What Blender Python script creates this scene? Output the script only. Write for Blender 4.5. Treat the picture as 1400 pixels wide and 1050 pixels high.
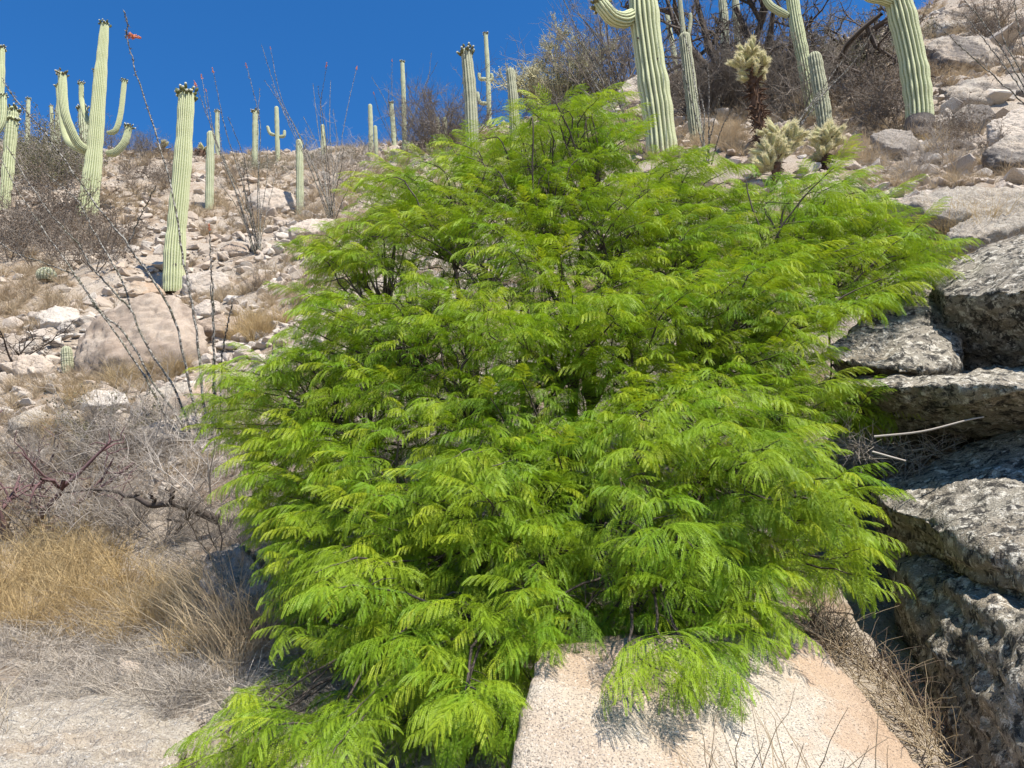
import bpy, bmesh, math, random
import numpy as np
from mathutils import Matrix, Vector
R = math.radians
rng = np.random.default_rng(7)
random.seed(7)
for o in list(bpy.data.objects): bpy.data.objects.remove(o)
scene = bpy.context.scene
C = scene.collection

# ------------------------------------------------------------------ camera, sky, sun, exposure
PITCH, ROLL, HFOV = 13.0, 2.5, 67.3
CAM = Vector((0, 0, 1.6))
CM = Matrix.Rotation(R(90 + PITCH), 3, 'X') @ Matrix.Rotation(R(-ROLL), 3, 'Z')
cd = bpy.data.cameras.new('camera'); cam = bpy.data.objects.new('camera', cd); C.objects.link(cam)
cam.matrix_world = Matrix.Translation(CAM) @ CM.to_4x4()
cd.sensor_width = 36; cd.lens = 18 / math.tan(R(HFOV / 2)); cd.clip_start = 0.05; cd.clip_end = 2000
scene.camera = cam
SUN_DIR = Vector((0.34, -0.36, 0.90)).normalized()          # towards the sun
elev = math.asin(SUN_DIR.z); azim = math.atan2(SUN_DIR.x, SUN_DIR.y)
w = bpy.data.worlds.new('World'); scene.world = w; w.use_nodes = True
nt = w.node_tree; bg = nt.nodes['Background']
sky = nt.nodes.new('ShaderNodeTexSky'); sky.sky_type = 'NISHITA'; sky.sun_disc = False
sky.sun_elevation = elev; sky.sun_rotation = azim; sky.altitude = 1500
sky.air_density = 1.0; sky.dust_density = 0.0; sky.ozone_density = 8.0
hs = nt.nodes.new('ShaderNodeHueSaturation'); hs.inputs['Saturation'].default_value = 1.2; hs.inputs['Value'].default_value = 1.0
nt.links.new(sky.outputs[0], hs.inputs['Color']); nt.links.new(hs.outputs[0], bg.inputs[0]); bg.inputs[1].default_value = 0.112
sl = bpy.data.lights.new('sun', 'SUN'); sl.energy = 5.0; sl.angle = R(0.53); sl.color = (1, 0.955, 0.88)
so = bpy.data.objects.new('sun', sl); C.objects.link(so)
so.rotation_euler = SUN_DIR.to_track_quat('Z', 'Y').to_euler(); so.location = SUN_DIR * 60
vs = scene.view_settings; vs.view_transform = 'Standard'; vs.look = 'None'; vs.gamma = 1; vs.exposure = 0.85
vs.use_curve_mapping = False
scene.render.engine = 'CYCLES'
scene.cycles.max_bounces = 5; scene.cycles.diffuse_bounces = 2; scene.cycles.glossy_bounces = 1; scene.cycles.transmission_bounces = 3

# ------------------------------------------------------------------ pixel -> ray helpers
F = 700 / math.tan(R(HFOV / 2))
CMn = np.array(CM); CAMn = np.array(CAM)
def ray(px, py):
    d = np.stack([(np.asarray(px, float) - 700) / F, -(np.asarray(py, float) - 525) / F, -np.ones(np.shape(px))], -1)
    d = d @ CMn.T
    return d / d[..., 1:2]                                   # y component 1
def at(px, py, Y): return CAMn + ray(px, py) * Y
def proj(P):
    q = (np.asarray(P) - CAMn) @ CMn
    return 700 + F * q[..., 0] / -q[..., 2], 525 - F * q[..., 1] / -q[..., 2]

# ------------------------------------------------------------------ noise (numpy)
def _h(ix, iy, iz, s):
    n = (ix * 374761393 + iy * 668265263 + iz * 2147483647 + s * 1274126177) & 0xffffffff
    n = ((n ^ (n >> 13)) * 1274126177) & 0xffffffff
    return ((n ^ (n >> 16)) & 0xffff) / 32767.5 - 1
def vnoise(P, s=0):
    i = np.floor(P).astype(np.int64); f = P - i; f = f * f * f * (f * (f * 6 - 15) + 10)
    r = 0
    for a in (0, 1):
        for b in (0, 1):
            for c in (0, 1):
                wt = (f[..., 0] if a else 1 - f[..., 0]) * (f[..., 1] if b else 1 - f[..., 1]) * (f[..., 2] if c else 1 - f[..., 2])
                r = r + wt * _h(i[..., 0] + a, i[..., 1] + b, i[..., 2] + c, s)
    return r
def fbm(P, octv=4, s=0, gain=.5):
    r = 0; a = 1; P = np.array(P, float)
    for k in range(octv):
        r = r + a * vnoise(P, s + k * 17); P = P * 2.03 + 11.3; a *= gain
    return r
def n2(x, y, sc, octv=3, s=0): return fbm(np.stack([x / sc, y / sc, np.zeros_like(x) + s * 3.7], -1), octv, s)

# ------------------------------------------------------------------ terrain height (thin-plate spline through points read off the photo)
GP = [(100,1060,2.55),(250,1050,2.5),(20,960,3.2),(150,930,3.45),(60,880,3.9),(300,900,3.3),(350,800,4.1),(100,760,5.0),(230,700,5.3),
 (30,680,6.0),(150,600,7.2),(60,560,8.2),(270,570,6.8),(190,525,9.0),(60,480,10.6),(300,430,11.3),(237,402,13),(60,390,13.6),(350,345,15.3),
 (120,300,18.6),(286,290,18.8),(410,290,18.8),(30,255,22.5),(200,212,31),(330,222,31),(450,213,31),(560,205,30),(-150,330,19),(-150,600,8),(-150,900,3.6),
 (-100,205,31),(650,185,28),(760,170,22),(900,200,11.8),(970,185,12.6),(1040,175,12.4),(1128,190,11.6),(1180,232,9),(1258,205,10),(1330,235,8),(1390,170,10.5),
 (1300,90,16),(1390,70,18),(1290,8,25),(1400,-60,26),(1550,-20,17),(1550,250,7),(1100,85,19),(1000,95,21),(880,125,23),
 (760,770,3.6),(600,860,3.1),(480,930,2.8),(450,1080,2.35),(700,580,5),(600,420,8),(800,370,8),(1000,310,7.6),(1150,300,7),
 (1150,890,2.95),(1280,1000,2.55),(1330,1080,2.1),(950,1180,1.9),(1350,900,3.1),(1300,560,4.4),(1550,600,4.0),(1350,320,5.2),(700,1120,2.2),(1550,1100,2.0)]
GW = np.array([at(*g) for g in GP])
EX = np.array([(0,0,0),(-3,0,.05),(3,0,0.1),(-8,-2,0),(8,-2,.6),(0,-8,-1.2),(-20,-25,-7),(20,-25,-6),(0,-60,-20),(-60,-40,-16),(60,-40,-12),
 (-45,60,13),(-10,55,15),(15,55,20),(45,60,26),(-60,20,4),(70,20,22),(0,140,-10),(-90,130,-14),(90,130,-4),(-150,0,-20),(150,0,0),(0,-150,-45)], float)
CP = np.vstack([GW, EX])
def tpsk(d2): return 0.5 * d2 * np.log(d2 + 1e-9)
n = len(CP); K = tpsk(((CP[:, None, :2] - CP[None, :, :2]) ** 2).sum(-1)) + np.eye(n) * 0.35
Pm = np.hstack([np.ones((n, 1)), CP[:, :2]])
TW = np.linalg.solve(np.vstack([np.hstack([K, Pm]), np.hstack([Pm.T, np.zeros((3, 3))])]), np.hstack([CP[:, 2], np.zeros(3)]))
def H0(x, y):
    x = np.asarray(x, float); y = np.asarray(y, float)
    z = TW[n] + TW[n + 1] * x + TW[n + 2] * y
    for k in range(n): z = z + TW[k] * tpsk((x - CP[k, 0]) ** 2 + (y - CP[k, 1]) ** 2)
    return z
def H(x, y):
    x = np.asarray(x, float); y = np.asarray(y, float); d = np.hypot(x, y)
    a = np.clip(d / 14, .18, 1)
    return H0(x, y) + a * (.20 * n2(x, y, 2.6, 3, 5) + .10 * n2(x, y, .55, 3, 9)) + .03 * np.clip(d / 5, .25, 1) * n2(x, y, .13, 2, 3)
def hit(px, py, y0=1.9, y1=90, steps=420):
    px = np.atleast_1d(np.asarray(px, float)); py = np.atleast_1d(np.asarray(py, float))
    Y = np.geomspace(y0, y1, steps); d = ray(px, py)
    P = CAMn + d[:, None, :] * Y[None, :, None]
    below = P[..., 2] < H(P[..., 0], P[..., 1])
    k = np.argmax(below, 1); ok = below.any(1)
    out = P[np.arange(len(px)), k]; out[:, 2] = H(out[:, 0], out[:, 1])
    return out, ok
def hit1(px, py):
    p, ok = hit(px, py)
    return p[0] if ok[0] else at(px, py, 30)

# ------------------------------------------------------------------ mesh / object helpers
def mk(name, V, Fc, mat=None, parent=None, loc=(0, 0, 0), smooth=False, attr=None):
    me = bpy.data.meshes.new(name)
    V = np.asarray(V, float) - np.asarray(loc, float)
    if isinstance(Fc, np.ndarray) and Fc.ndim == 2:
        k = Fc.shape[1]; me.vertices.add(len(V)); me.vertices.foreach_set('co', V.ravel())
        me.loops.add(Fc.size); me.loops.foreach_set('vertex_index', Fc.ravel().astype(np.int32))
        me.polygons.add(len(Fc)); me.polygons.foreach_set('loop_start', np.arange(0, Fc.size, k, dtype=np.int32))
        me.polygons.foreach_set('loop_total', np.full(len(Fc), k, np.int32)); me.update(calc_edges=True)
    else:
        me.from_pydata([tuple(v) for v in V], [], [tuple(int(i) for i in f) for f in Fc])
    me.validate()
    if attr:
        for an, av in attr.items():
            a = me.attributes.new(an, 'FLOAT', 'POINT'); a.data.foreach_set('value', np.asarray(av, np.float32))
    if smooth: me.polygons.foreach_set('use_smooth', np.ones(len(me.polygons), bool))
    if mat: me.materials.append(mat)
    return link(name, me, parent, loc)
def link(name, me, parent=None, loc=(0, 0, 0)):
    o = bpy.data.objects.new(name, me); C.objects.link(o)
    if parent is not None:
        o.parent = parent; o.location = Vector(loc) - parent_loc(parent)
    else: o.location = loc
    return o
def parent_loc(p):
    v = Vector(p.location)
    while p.parent: p = p.parent; v += Vector(p.location)
    return v
def empty(name, loc):
    o = bpy.data.objects.new(name, None); C.objects.link(o); o.location = loc; o.empty_display_size = .1
    return o
def tag(o, label=None, cat=None, group=None, kind=None):
    if label: o['label'] = label
    if cat: o['category'] = cat
    if group: o['group'] = group
    if kind: o['kind'] = kind
    return o
class MB:
    def __init__(s): s.V = []; s.F = []; s.n = 0; s.A = []
    def add(s, V, Fc, a=None):
        V = np.asarray(V, float); s.V.append(V); s.F.append(np.asarray(Fc) + s.n); s.n += len(V)
        s.A.append(np.zeros(len(V)) if a is None else a)
    def build(s, name, mat, parent=None, loc=(0, 0, 0), smooth=False, attr=None):
        return mk(name, np.vstack(s.V), np.vstack(s.F), mat, parent, loc, smooth, {attr: np.concatenate(s.A)} if attr else None)
def frames(P):
    P = np.asarray(P, float); T = np.gradient(P, axis=0); T /= np.linalg.norm(T, axis=1)[:, None] + 1e-9
    u = np.array([1, 0, 0.]) if abs(T[0, 0]) < .9 else np.array([0, 1, 0.])
    U = []
    for t in T:
        u = u - t * (u @ t); u = u / (np.linalg.norm(u) + 1e-9); U.append(u)
    U = np.array(U); return T, U, np.cross(T, U)
def tube(P, r, sides=3):                                     # quads only (last ring narrows to the tip)
    P = np.asarray(P, float); r = np.broadcast_to(np.asarray(r, float), (len(P),)); T, U, W = frames(P)
    a = np.linspace(0, 2 * np.pi, sides, endpoint=False)
    V = P[:, None] + r[:, None, None] * (np.cos(a)[None, :, None] * U[:, None] + np.sin(a)[None, :, None] * W[:, None])
    N = len(P); i = np.arange(N - 1)[:, None] * sides; j = np.arange(sides)[None]; j2 = (j + 1) % sides
    Fq = np.stack([i + j, i + j2, i + sides + j2, i + sides + j], -1).reshape(-1, 4)
    return V.reshape(-1, 3), Fq
def smoothline(P, m):                                        # Catmull-Rom resample
    P = np.asarray(P, float); Q = np.vstack([2 * P[0] - P[1], P, 2 * P[-1] - P[-2]]); k = len(P) - 1
    t = np.linspace(0, k - 1e-6, m); i = t.astype(int); f = (t - i)[:, None]
    a, b, c, d = Q[i], Q[i + 1], Q[i + 2], Q[i + 3]
    return .5 * (2 * b + (c - a) * f + (2 * a - 5 * b + 4 * c - d) * f ** 2 + (3 * b - a - 3 * c + d) * f ** 3)

# ------------------------------------------------------------------ materials
def mat(name):
    m = bpy.data.materials.new(name); m.use_nodes = True; t = m.node_tree; t.nodes.clear()
    return m, t
def N(t, typ, **kw):
    nd = t.nodes.new(typ)
    for k, v in kw.items():
        if k.startswith('_'): setattr(nd, k[1:], v)
        else: nd.inputs[k.replace('__', ' ')].default_value = v
    return nd
def noise(t, vec, scale, detail=4, rough=.55, dist=0):
    nd = N(t, 'ShaderNodeTexNoise', Scale=scale, Detail=detail, Roughness=rough, Distortion=dist)
    if vec is not None: t.links.new(vec, nd.inputs['Vector'])
    return nd.outputs['Fac']
def ramp(t, fac, stops):
    nd = t.nodes.new('ShaderNodeValToRGB'); e = nd.color_ramp.elements
    while len(e) < len(stops): e.new(.5)
    for i, (p, c) in enumerate(stops):
        e[i].position = p; e[i].color = (*c, 1) if hasattr(c, '__len__') else (c, c, c, 1)
    t.links.new(fac, nd.inputs[0]); return nd.outputs[0]
def mix(t, fac, a, b, mode='MIX'):
    nd = t.nodes.new('ShaderNodeMix'); nd.data_type = 'RGBA'; nd.blend_type = mode
    for s, v in ((nd.inputs[0], fac), (nd.inputs[6], a), (nd.inputs[7], b)):
        if isinstance(v, (int, float)): s.default_value = v
        elif isinstance(v, tuple): s.default_value = (*v, 1)
        else: t.links.new(v, s)
    return nd.outputs[2]
def finish(t, col, rough=.9, bump=None, bs=.5, bd=.02, spec=.15, trans=0, tcol=None):
    p = N(t, 'ShaderNodeBsdfPrincipled', Roughness=rough); p.inputs['Specular IOR Level'].default_value = spec
    o = t.nodes.new('ShaderNodeOutputMaterial')
    if isinstance(col, tuple): p.inputs['Base Color'].default_value = (*col, 1)
    else: t.links.new(col, p.inputs['Base Color'])
    if bump is not None:
        b = N(t, 'ShaderNodeBump', Strength=bs, Distance=bd); t.links.new(bump, b.inputs['Height']); t.links.new(b.outputs[0], p.inputs['Normal'])
    if trans:
        tr = t.nodes.new('ShaderNodeBsdfTranslucent'); t.links.new(tcol if tcol is not None else col, tr.inputs[0])
        mx = t.nodes.new('ShaderNodeMixShader'); mx.inputs[0].default_value = trans
        t.links.new(p.outputs[0], mx.inputs[1]); t.links.new(tr.outputs[0], mx.inputs[2]); t.links.new(mx.outputs[0], o.inputs[0])
    else: t.links.new(p.outputs[0], o.inputs[0])
def coord(t, which='Object'): return t.nodes.new('ShaderNodeTexCoord').outputs[which]
def geo(t): return t.nodes.new('ShaderNodeNewGeometry').outputs['Position']
def rnd(t): return t.nodes.new('ShaderNodeObjectInfo').outputs['Random']

def granite(name, a, b, stain, stain_amt=.5, speck=.5, scale=1.0, dark=(.09, .075, .065), lichen=None, bs=.5, varnish=None, rndmix=None, side_stain=None, streak=False):
    m, t = mat(name); v = geo(t)
    big = noise(t, v, 2.2 * scale, 4, .6, .4)
    c = mix(t, ramp(t, big, [(.35, 0.), (.65, 1.)]), a, b)
    c = mix(t, ramp(t, noise(t, v, 1.3 * scale, 5, .65, .6), [(.5 - .1 * stain_amt, 0.), (.62, stain_amt)]), c, stain)
    sp = noise(t, v, 210 * scale, 2, .6)
    c = mix(t, ramp(t, sp, [(.30, speck), (.47, 0.)]), c, dark)
    c = mix(t, ramp(t, noise(t, v, 120 * scale, 2, .6), [(.58, 0.), (.72, speck * .7)]), c, (.72, .68, .62))
    if side_stain:                                            # iron stain running down one side of the rock
        sx = t.nodes.new('ShaderNodeSeparateXYZ'); t.links.new(coord(t), sx.inputs[0]); ad = N(t, 'ShaderNodeMath', _operation='MULTIPLY_ADD'); ad.inputs[1].default_value = 1.1
        t.links.new(noise(t, v, 5, 6, .7, .6), ad.inputs[0]); t.links.new(sx.outputs[0], ad.inputs[2])
        c = mix(t, ramp(t, ad.outputs[0], [(.74, 0.), (.86, .7)]), c, side_stain)
        c = mix(t, ramp(t, sp, [(.30, speck), (.47, 0.)]), c, dark)
    if rndmix: c = mix(t, ramp(t, rnd(t), [(.2, 0.), (1., .7)]), c, rndmix)
    if streak:
        mp = N(t, 'ShaderNodeMapping'); mp.inputs['Rotation'].default_value = (0, 0, .5); mp.inputs['Scale'].default_value = (5, 34, 12); t.links.new(v, mp.inputs[0])
        c = mix(t, ramp(t, noise(t, mp.outputs[0], 1, 6, .7, .5), [(.40, .45), (.52, 0.)]), c, (.17, .145, .12))
        vo = t.nodes.new('ShaderNodeTexVoronoi'); vo.feature = 'DISTANCE_TO_EDGE'; vo.inputs['Scale'].default_value = 2.6; t.links.new(v, vo.inputs['Vector'])
        c = mix(t, ramp(t, vo.outputs['Distance'], [(.003, .35), (.010, 0.)]), c, (.07, .055, .045))
        c = mix(t, ramp(t, noise(t, mp.outputs[0], 1.7, 6, .7, .5), [(.55, 0.), (.65, .7)]), c, (.50, .46, .39))
    if varnish:
        c = mix(t, ramp(t, noise(t, v, 3.1 * scale, 6, .7, .3), [(.47, 0.), (.56, .85)]), c, varnish)
    if lichen:
        l1 = ramp(t, noise(t, v, 17 * scale, 7, .78, .4), [(.44, 0.), (.51, 1.)])
        c = mix(t, l1, lichen[1], c)
        l2 = ramp(t, noise(t, v, 30 * scale, 6, .75), [(.53, 0.), (.60, .9)])
        c = mix(t, l2, c, lichen[0])
    hb = N(t, 'ShaderNodeMath', _operation='ADD'); t.links.new(noise(t, v, 26 * scale, 8, .7), hb.inputs[0]); t.links.new(noise(t, v, 130 * scale, 3, .6), hb.inputs[1])
    finish(t, c, .88, hb.outputs[0], bs, .012 / scale ** .5)
    return m
M = {}
M['granite'] = granite('pink_granite', (.43, .365, .285), (.48, .42, .335), (.36, .24, .145), .7, .7, 1.0, bs=.8, side_stain=(.41, .28, .18))
M['lichen'] = granite('lichen_rock', (.34, .305, .24), (.25, .22, .175), (.25, .185, .11), .4, .5, 1.0, lichen=((.60, .55, .46), (.05, .046, .04)), bs=1.0)
M['tan'] = granite('tan_boulder', (.43, .335, .25), (.49, .40, .31), (.30, .215, .155), .8, .6, .8, bs=1.0, varnish=(.30, .235, .18))
M['pale'] = granite('pale_rock', (.54, .48, .405), (.46, .40, .33), (.37, .275, .195), .6, .4, .45, bs=.9, rndmix=(.42, .33, .25))
M['slab'] = granite('slab_rock', (.40, .35, .28), (.34, .295, .235), (.31, .225, .145), .6, .8, .8, bs=1.0, streak=True)
M['outcrop'] = granite('outcrop_rock', (.42, .375, .31), (.33, .29, .24), (.36, .26, .175), .5, .5, .4, bs=.9, varnish=(.115, .10, .09))
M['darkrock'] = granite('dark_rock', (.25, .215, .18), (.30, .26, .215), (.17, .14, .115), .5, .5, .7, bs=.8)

def ground_mat():
    m, t = mat('hillside_soil'); v = geo(t)
    c = mix(t, ramp(t, noise(t, v, .55, 5, .6), [(.38, 0.), (.62, 1.)]), (.41, .335, .255), (.47, .40, .32))
    c = mix(t, ramp(t, noise(t, v, 1.6, 6, .7, .5), [(.5, 0.), (.6, .8)]), c, (.30, .21, .135))
    c = mix(t, ramp(t, noise(t, v, 9, 6, .7), [(.55, 0.), (.66, .8)]), c, (.55, .475, .395))
    c = mix(t, ramp(t, noise(t, v, 45, 4, .7), [(.36, .75), (.48, 0.)]), c, (.15, .11, .08))
    hb = N(t, 'ShaderNodeMath', _operation='ADD'); t.links.new(noise(t, v, 9, 8, .72), hb.inputs[0]); t.links.new(noise(t, v, 60, 4, .7), hb.inputs[1])
    finish(t, c, .95, hb.outputs[0], .9, .04)
    return m
M['ground'] = ground_mat()

def varied(name, a, b, c3=None, rough=.8, scale=3, trans=0, wn=.5, spec=.1):
    m, t = mat(name); v = geo(t)
    c = mix(t, rnd(t), a, b)
    c = mix(t, ramp(t, noise(t, v, scale, 4, .6), [(.4, 0.), (.6, wn)]), c, c3 or a)
    finish(t, c, rough, None, spec=spec, trans=trans); return m
M['straw'] = varied('dry_straw', (.47, .335, .155), (.40, .295, .16), (.55, .44, .26), scale=1.2, trans=.3)
M['strawpale'] = varied('pale_dry_grass', (.50, .41, .27), (.43, .34, .225), (.40, .29, .18), scale=1.2, trans=.3)
M['pinkgrass'] = varied('pinkish_dry_grass', (.44, .345, .23), (.38, .285, .185), (.50, .40, .26), scale=.8, trans=.25)
M['litter'] = varied('grey_litter', (.40, .35, .29), (.30, .26, .22), (.50, .43, .34), scale=3)
M['twig'] = varied('grey_brown_twigs', (.19, .16, .13), (.25, .215, .175), (.13, .105, .085), scale=1.5)
M['twigpale'] = varied('pale_grey_twigs', (.44, .39, .335), (.36, .315, .265), (.27, .225, .18), scale=2)
M['twigdark'] = varied('dark_twigs', (.07, .055, .045), (.10, .08, .065), (.045, .035, .03), scale=1.5)
M['twigolive'] = varied('olive_twigs', (.46, .44, .25), (.52, .48, .30), (.38, .35, .20), scale=.6)
M['smalleaf'] = varied('grey_green_leaves', (.17, .17, .09), (.21, .19, .11), (.13, .12, .07), scale=1.5, trans=.25)
M['drybrown'] = varied('dry_brown_leaves', (.17, .125, .09), (.21, .155, .11), (.13, .095, .07), scale=1.5)
M['purple'] = varied('purple_brown_stems', (.135, .075, .075), (.10, .065, .06), (.19, .12, .115), scale=6)
M['bark'] = varied('dark_bark', (.055, .042, .034), (.075, .06, .05), (.11, .09, .075), scale=14)
M['flower'] = varied('orange_red_flowers', (.62, .17, .07), (.66, .26, .14), (.68, .38, .26), scale=30, trans=.3)
M['bud'] = varied('green_brown_buds', (.115, .135, .05), (.16, .14, .07), (.09, .08, .045), scale=25)
M['budpale'] = varied('pale_bud_tips', (.55, .54, .42), (.45, .45, .33), (.6, .6, .5), scale=25)
M['chollaspine'] = varied('golden_cholla_spines', (.72, .66, .41), (.68, .61, .37), (.78, .73, .52), scale=9, trans=.3)
M['chollacore'] = varied('cholla_joint_green', (.40, .385, .185), (.36, .35, .165), (.46, .43, .23), scale=9)
M['chollatrunk'] = varied('cholla_trunk_brown', (.075, .045, .03), (.10, .06, .04), (.15, .09, .055), scale=9)
def saguaro_mat(name, crest, groove, scar, amt=.5):
    m, t = mat(name); v = geo(t)
    at_ = t.nodes.new('ShaderNodeAttribute'); at_.attribute_name = 'rib'
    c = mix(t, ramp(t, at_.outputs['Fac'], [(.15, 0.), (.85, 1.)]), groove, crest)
    dots = N(t, 'ShaderNodeTexNoise', Scale=42, Detail=2)
    t.links.new(v, dots.inputs['Vector'])
    c = mix(t, ramp(t, dots.outputs['Fac'], [(.52, 0.), (.66, .45)]), c, (.55, .53, .37))
    c = mix(t, ramp(t, noise(t, v, 2.6, 6, .7), [(.6, 0.), (.72, amt)]), c, scar)
    finish(t, c, .7, dots.outputs['Fac'], .3, .02, spec=.2); return m
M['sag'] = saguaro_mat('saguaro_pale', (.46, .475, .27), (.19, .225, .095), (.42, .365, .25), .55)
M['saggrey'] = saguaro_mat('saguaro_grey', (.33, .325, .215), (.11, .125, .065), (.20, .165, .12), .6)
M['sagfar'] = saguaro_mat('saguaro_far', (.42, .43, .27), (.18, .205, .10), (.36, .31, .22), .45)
M['sagbase'] = varied('corky_base', (.20, .175, .15), (.15, .13, .115), (.09, .075, .065), scale=9)
def oc_mat():
    m, t = mat('ocotillo_bark'); v = geo(t)
    c = mix(t, ramp(t, noise(t, v, 38, 3, .7), [(.46, 0.), (.58, 1.)]), (.05, .043, .034), (.34, .315, .27))
    c = mix(t, ramp(t, noise(t, v, 3, 2, .5), [(.5, 0.), (.6, .25)]), c, (.12, .12, .06))
    finish(t, c, .85); return m
M['ocotillo'] = oc_mat()
def leaf_mat():
    m, t = mat('feather_leaf'); v = geo(t)
    c = mix(t, rnd(t), (.165, .30, .016), (.25, .365, .022))
    c = mix(t, ramp(t, noise(t, v, 2.6, 3, .6), [(.48, 0.), (.68, .75)]), c, (.31, .405, .026))
    c = mix(t, ramp(t, noise(t, v, 3.3, 2, .5), [(.30, .7), (.45, 0.)]), c, (.09, .185, .02))
    c = mix(t, ramp(t, noise(t, v, 7.1, 2, .5), [(.70, 0.), (.76, .6)]), c, (.36, .27, .04))
    ta = t.nodes.new('ShaderNodeAttribute'); ta.attribute_name = 'tint'
    c = mix(t, ramp(t, ta.outputs['Fac'], [(.25, 0.), (.6, .25), (1., .9)]), c, (.40, .47, .032))
    tc = mix(t, 1.0, c, (1.2, 1.15, .5), 'MULTIPLY')
    finish(t, c, .5, None, spec=.25, trans=.33, tcol=tc); return m
M['leaf'] = leaf_mat()

# ------------------------------------------------------------------ the ground: one sheet, finer towards the camera
def build_ground():
    rr = np.concatenate([np.geomspace(.4, 1.5, 8)[:-1], np.geomspace(1.5, 60, 260)[:-1], np.geomspace(60, 900, 24)])
    fr = np.linspace(-R(52), R(52), 330); bk = np.linspace(R(52), 2 * np.pi - R(52), 70)[1:-1]
    th = np.concatenate([fr, bk]); n_ = len(th)
    r, a = np.meshgrid(rr, th, indexing='ij'); x = r * np.sin(a); y = r * np.cos(a)
    far = np.clip((r - 110) / 200, 0, 1); z = H(x, y); z = z * (1 - far) + far * (-20)
    V = np.stack([x, y, z], -1).reshape(-1, 3); V = np.vstack([V, [[0, 0, float(H(0, 0))]]])
    i = np.arange(len(rr) - 1)[:, None] * n_; j = np.arange(n_)[None]; j2 = (j + 1) % n_
    q = np.stack([i + j, i + n_ + j, i + n_ + j2, i + j2], -1).reshape(-1, 4)
    o = mk('hillside', V, q, M['ground'], smooth=True); tag(o, 'steep dry desert hillside of pinkish soil and gravel', kind='structure')
    c = len(V) - 1
    return o
ground = build_ground()

# ------------------------------------------------------------------ boulders
def remesh(V, Fc, voxel):
    me = bpy.data.meshes.new('tmp'); me.from_pydata([tuple(v) for v in V], [], Fc); o = bpy.data.objects.new('tmp', me); C.objects.link(o)
    md = o.modifiers.new('r', 'REMESH'); md.mode = 'VOXEL'; md.voxel_size = voxel
    dg = bpy.context.evaluated_depsgraph_get(); m2 = bpy.data.meshes.new_from_object(o.evaluated_get(dg))
    bpy.data.objects.remove(o); bpy.data.meshes.remove(me); return m2
def hull(P):
    bm = bmesh.new()
    for p in P: bm.verts.new(p)
    r = bmesh.ops.convex_hull(bm, input=bm.verts)
    bmesh.ops.delete(bm, geom=[g for g in set(r['geom_interior'] + r['geom_unused']) if isinstance(g, bmesh.types.BMVert)], context='VERTS')
    bm.verts.index_update(); V = [tuple(v.co) for v in bm.verts]; Fc = [[v.index for v in f.verts] for f in bm.faces]; bm.free(); return V, Fc
def rockify(me, amp, scale, seed, strata=None, samp=0., smooth=2, fine=.2, ridge=1.):
    k = len(me.vertices); V = np.empty(k * 3); me.vertices.foreach_get('co', V); V = V.reshape(-1, 3)
    ne = len(me.edges); E = np.empty(ne * 2, np.int32); me.edges.foreach_get('vertices', E); E = E.reshape(-1, 2)
    deg = np.bincount(E.ravel(), minlength=k)[:, None]
    for _ in range(smooth):
        S = np.zeros_like(V); np.add.at(S, E[:, 0], V[E[:, 1]]); np.add.at(S, E[:, 1], V[E[:, 0]]); V = V * .4 + .6 * S / np.maximum(deg, 1)
    me.vertices.foreach_set('co', V.ravel()); me.update()
    Nn = np.empty(k * 3); me.vertices.foreach_get('normal', Nn); Nn = Nn.reshape(-1, 3)
    d = amp * fbm(V / scale, 3, seed) + amp * fine * fbm(V / scale * 7, 4, seed + 5, .6)
    rid = 1 - np.abs(fbm(V / scale * 1.7 + 5, 3, seed + 9)) * 2.2
    d = d - ridge * amp * .55 * np.clip(rid - .72, 0, 1) * 3
    if strata is not None:
        s = (V @ np.asarray(strata)) + .03 * fbm(V / .3, 2, seed + 3)
        d = d + samp * (np.abs(((s * (1 / (samp * 5))) % 1) - .5) * 2 - .5) + samp * .7 * fbm(np.stack([s / (samp * 1.6), V[:, 0] * .8, V[:, 1] * .8], -1), 3, seed + 4)
    V = V + Nn * d[:, None]
    me.vertices.foreach_set('co', V.ravel()); me.update()
def boulder(name, label, cat, pts, thick, m, voxel=.03, amp=.03, scale=.35, seed=1, strata=None, samp=0., smooth=2, fine=.2, down=0., group=None, back=.92, ridge=1.):
    P = np.array([at(*p) for p in pts]); c = P.mean(0)
    Q = P.copy(); Q[:, 1] += thick; Q[:, :2] = Q[:, :2].mean(0) + (Q[:, :2] - Q[:, :2].mean(0)) * back
    Q[:, 0] += thick * (c[0] / c[1]); Q[:, 2] = np.maximum(Q[:, 2] - .1, Q[:, 2])
    A = [P, Q]
    if down: A += [P * [1, 1, 1] - [0, 0, down] + [0, .06, 0]]
    V, Fc = hull(np.vstack(A)); V = np.array(V)
    me = remesh(V, Fc, voxel)
    rockify(me, amp, scale, seed, strata, samp, smooth, fine, ridge)
    k = len(me.vertices); W = np.empty(k * 3); me.vertices.foreach_get('co', W); W = W.reshape(-1, 3)
    base = np.array([W[:, 0].mean(), W[:, 1].mean(), W[:, 2].min()]); W -= base; me.vertices.foreach_set('co', W.ravel())
    me.polygons.foreach_set('use_smooth', np.ones(len(me.polygons), bool)); me.materials.append(m); me.update()
    o = link(name, me, None, base); tag(o, label, cat, group); return o

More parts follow.
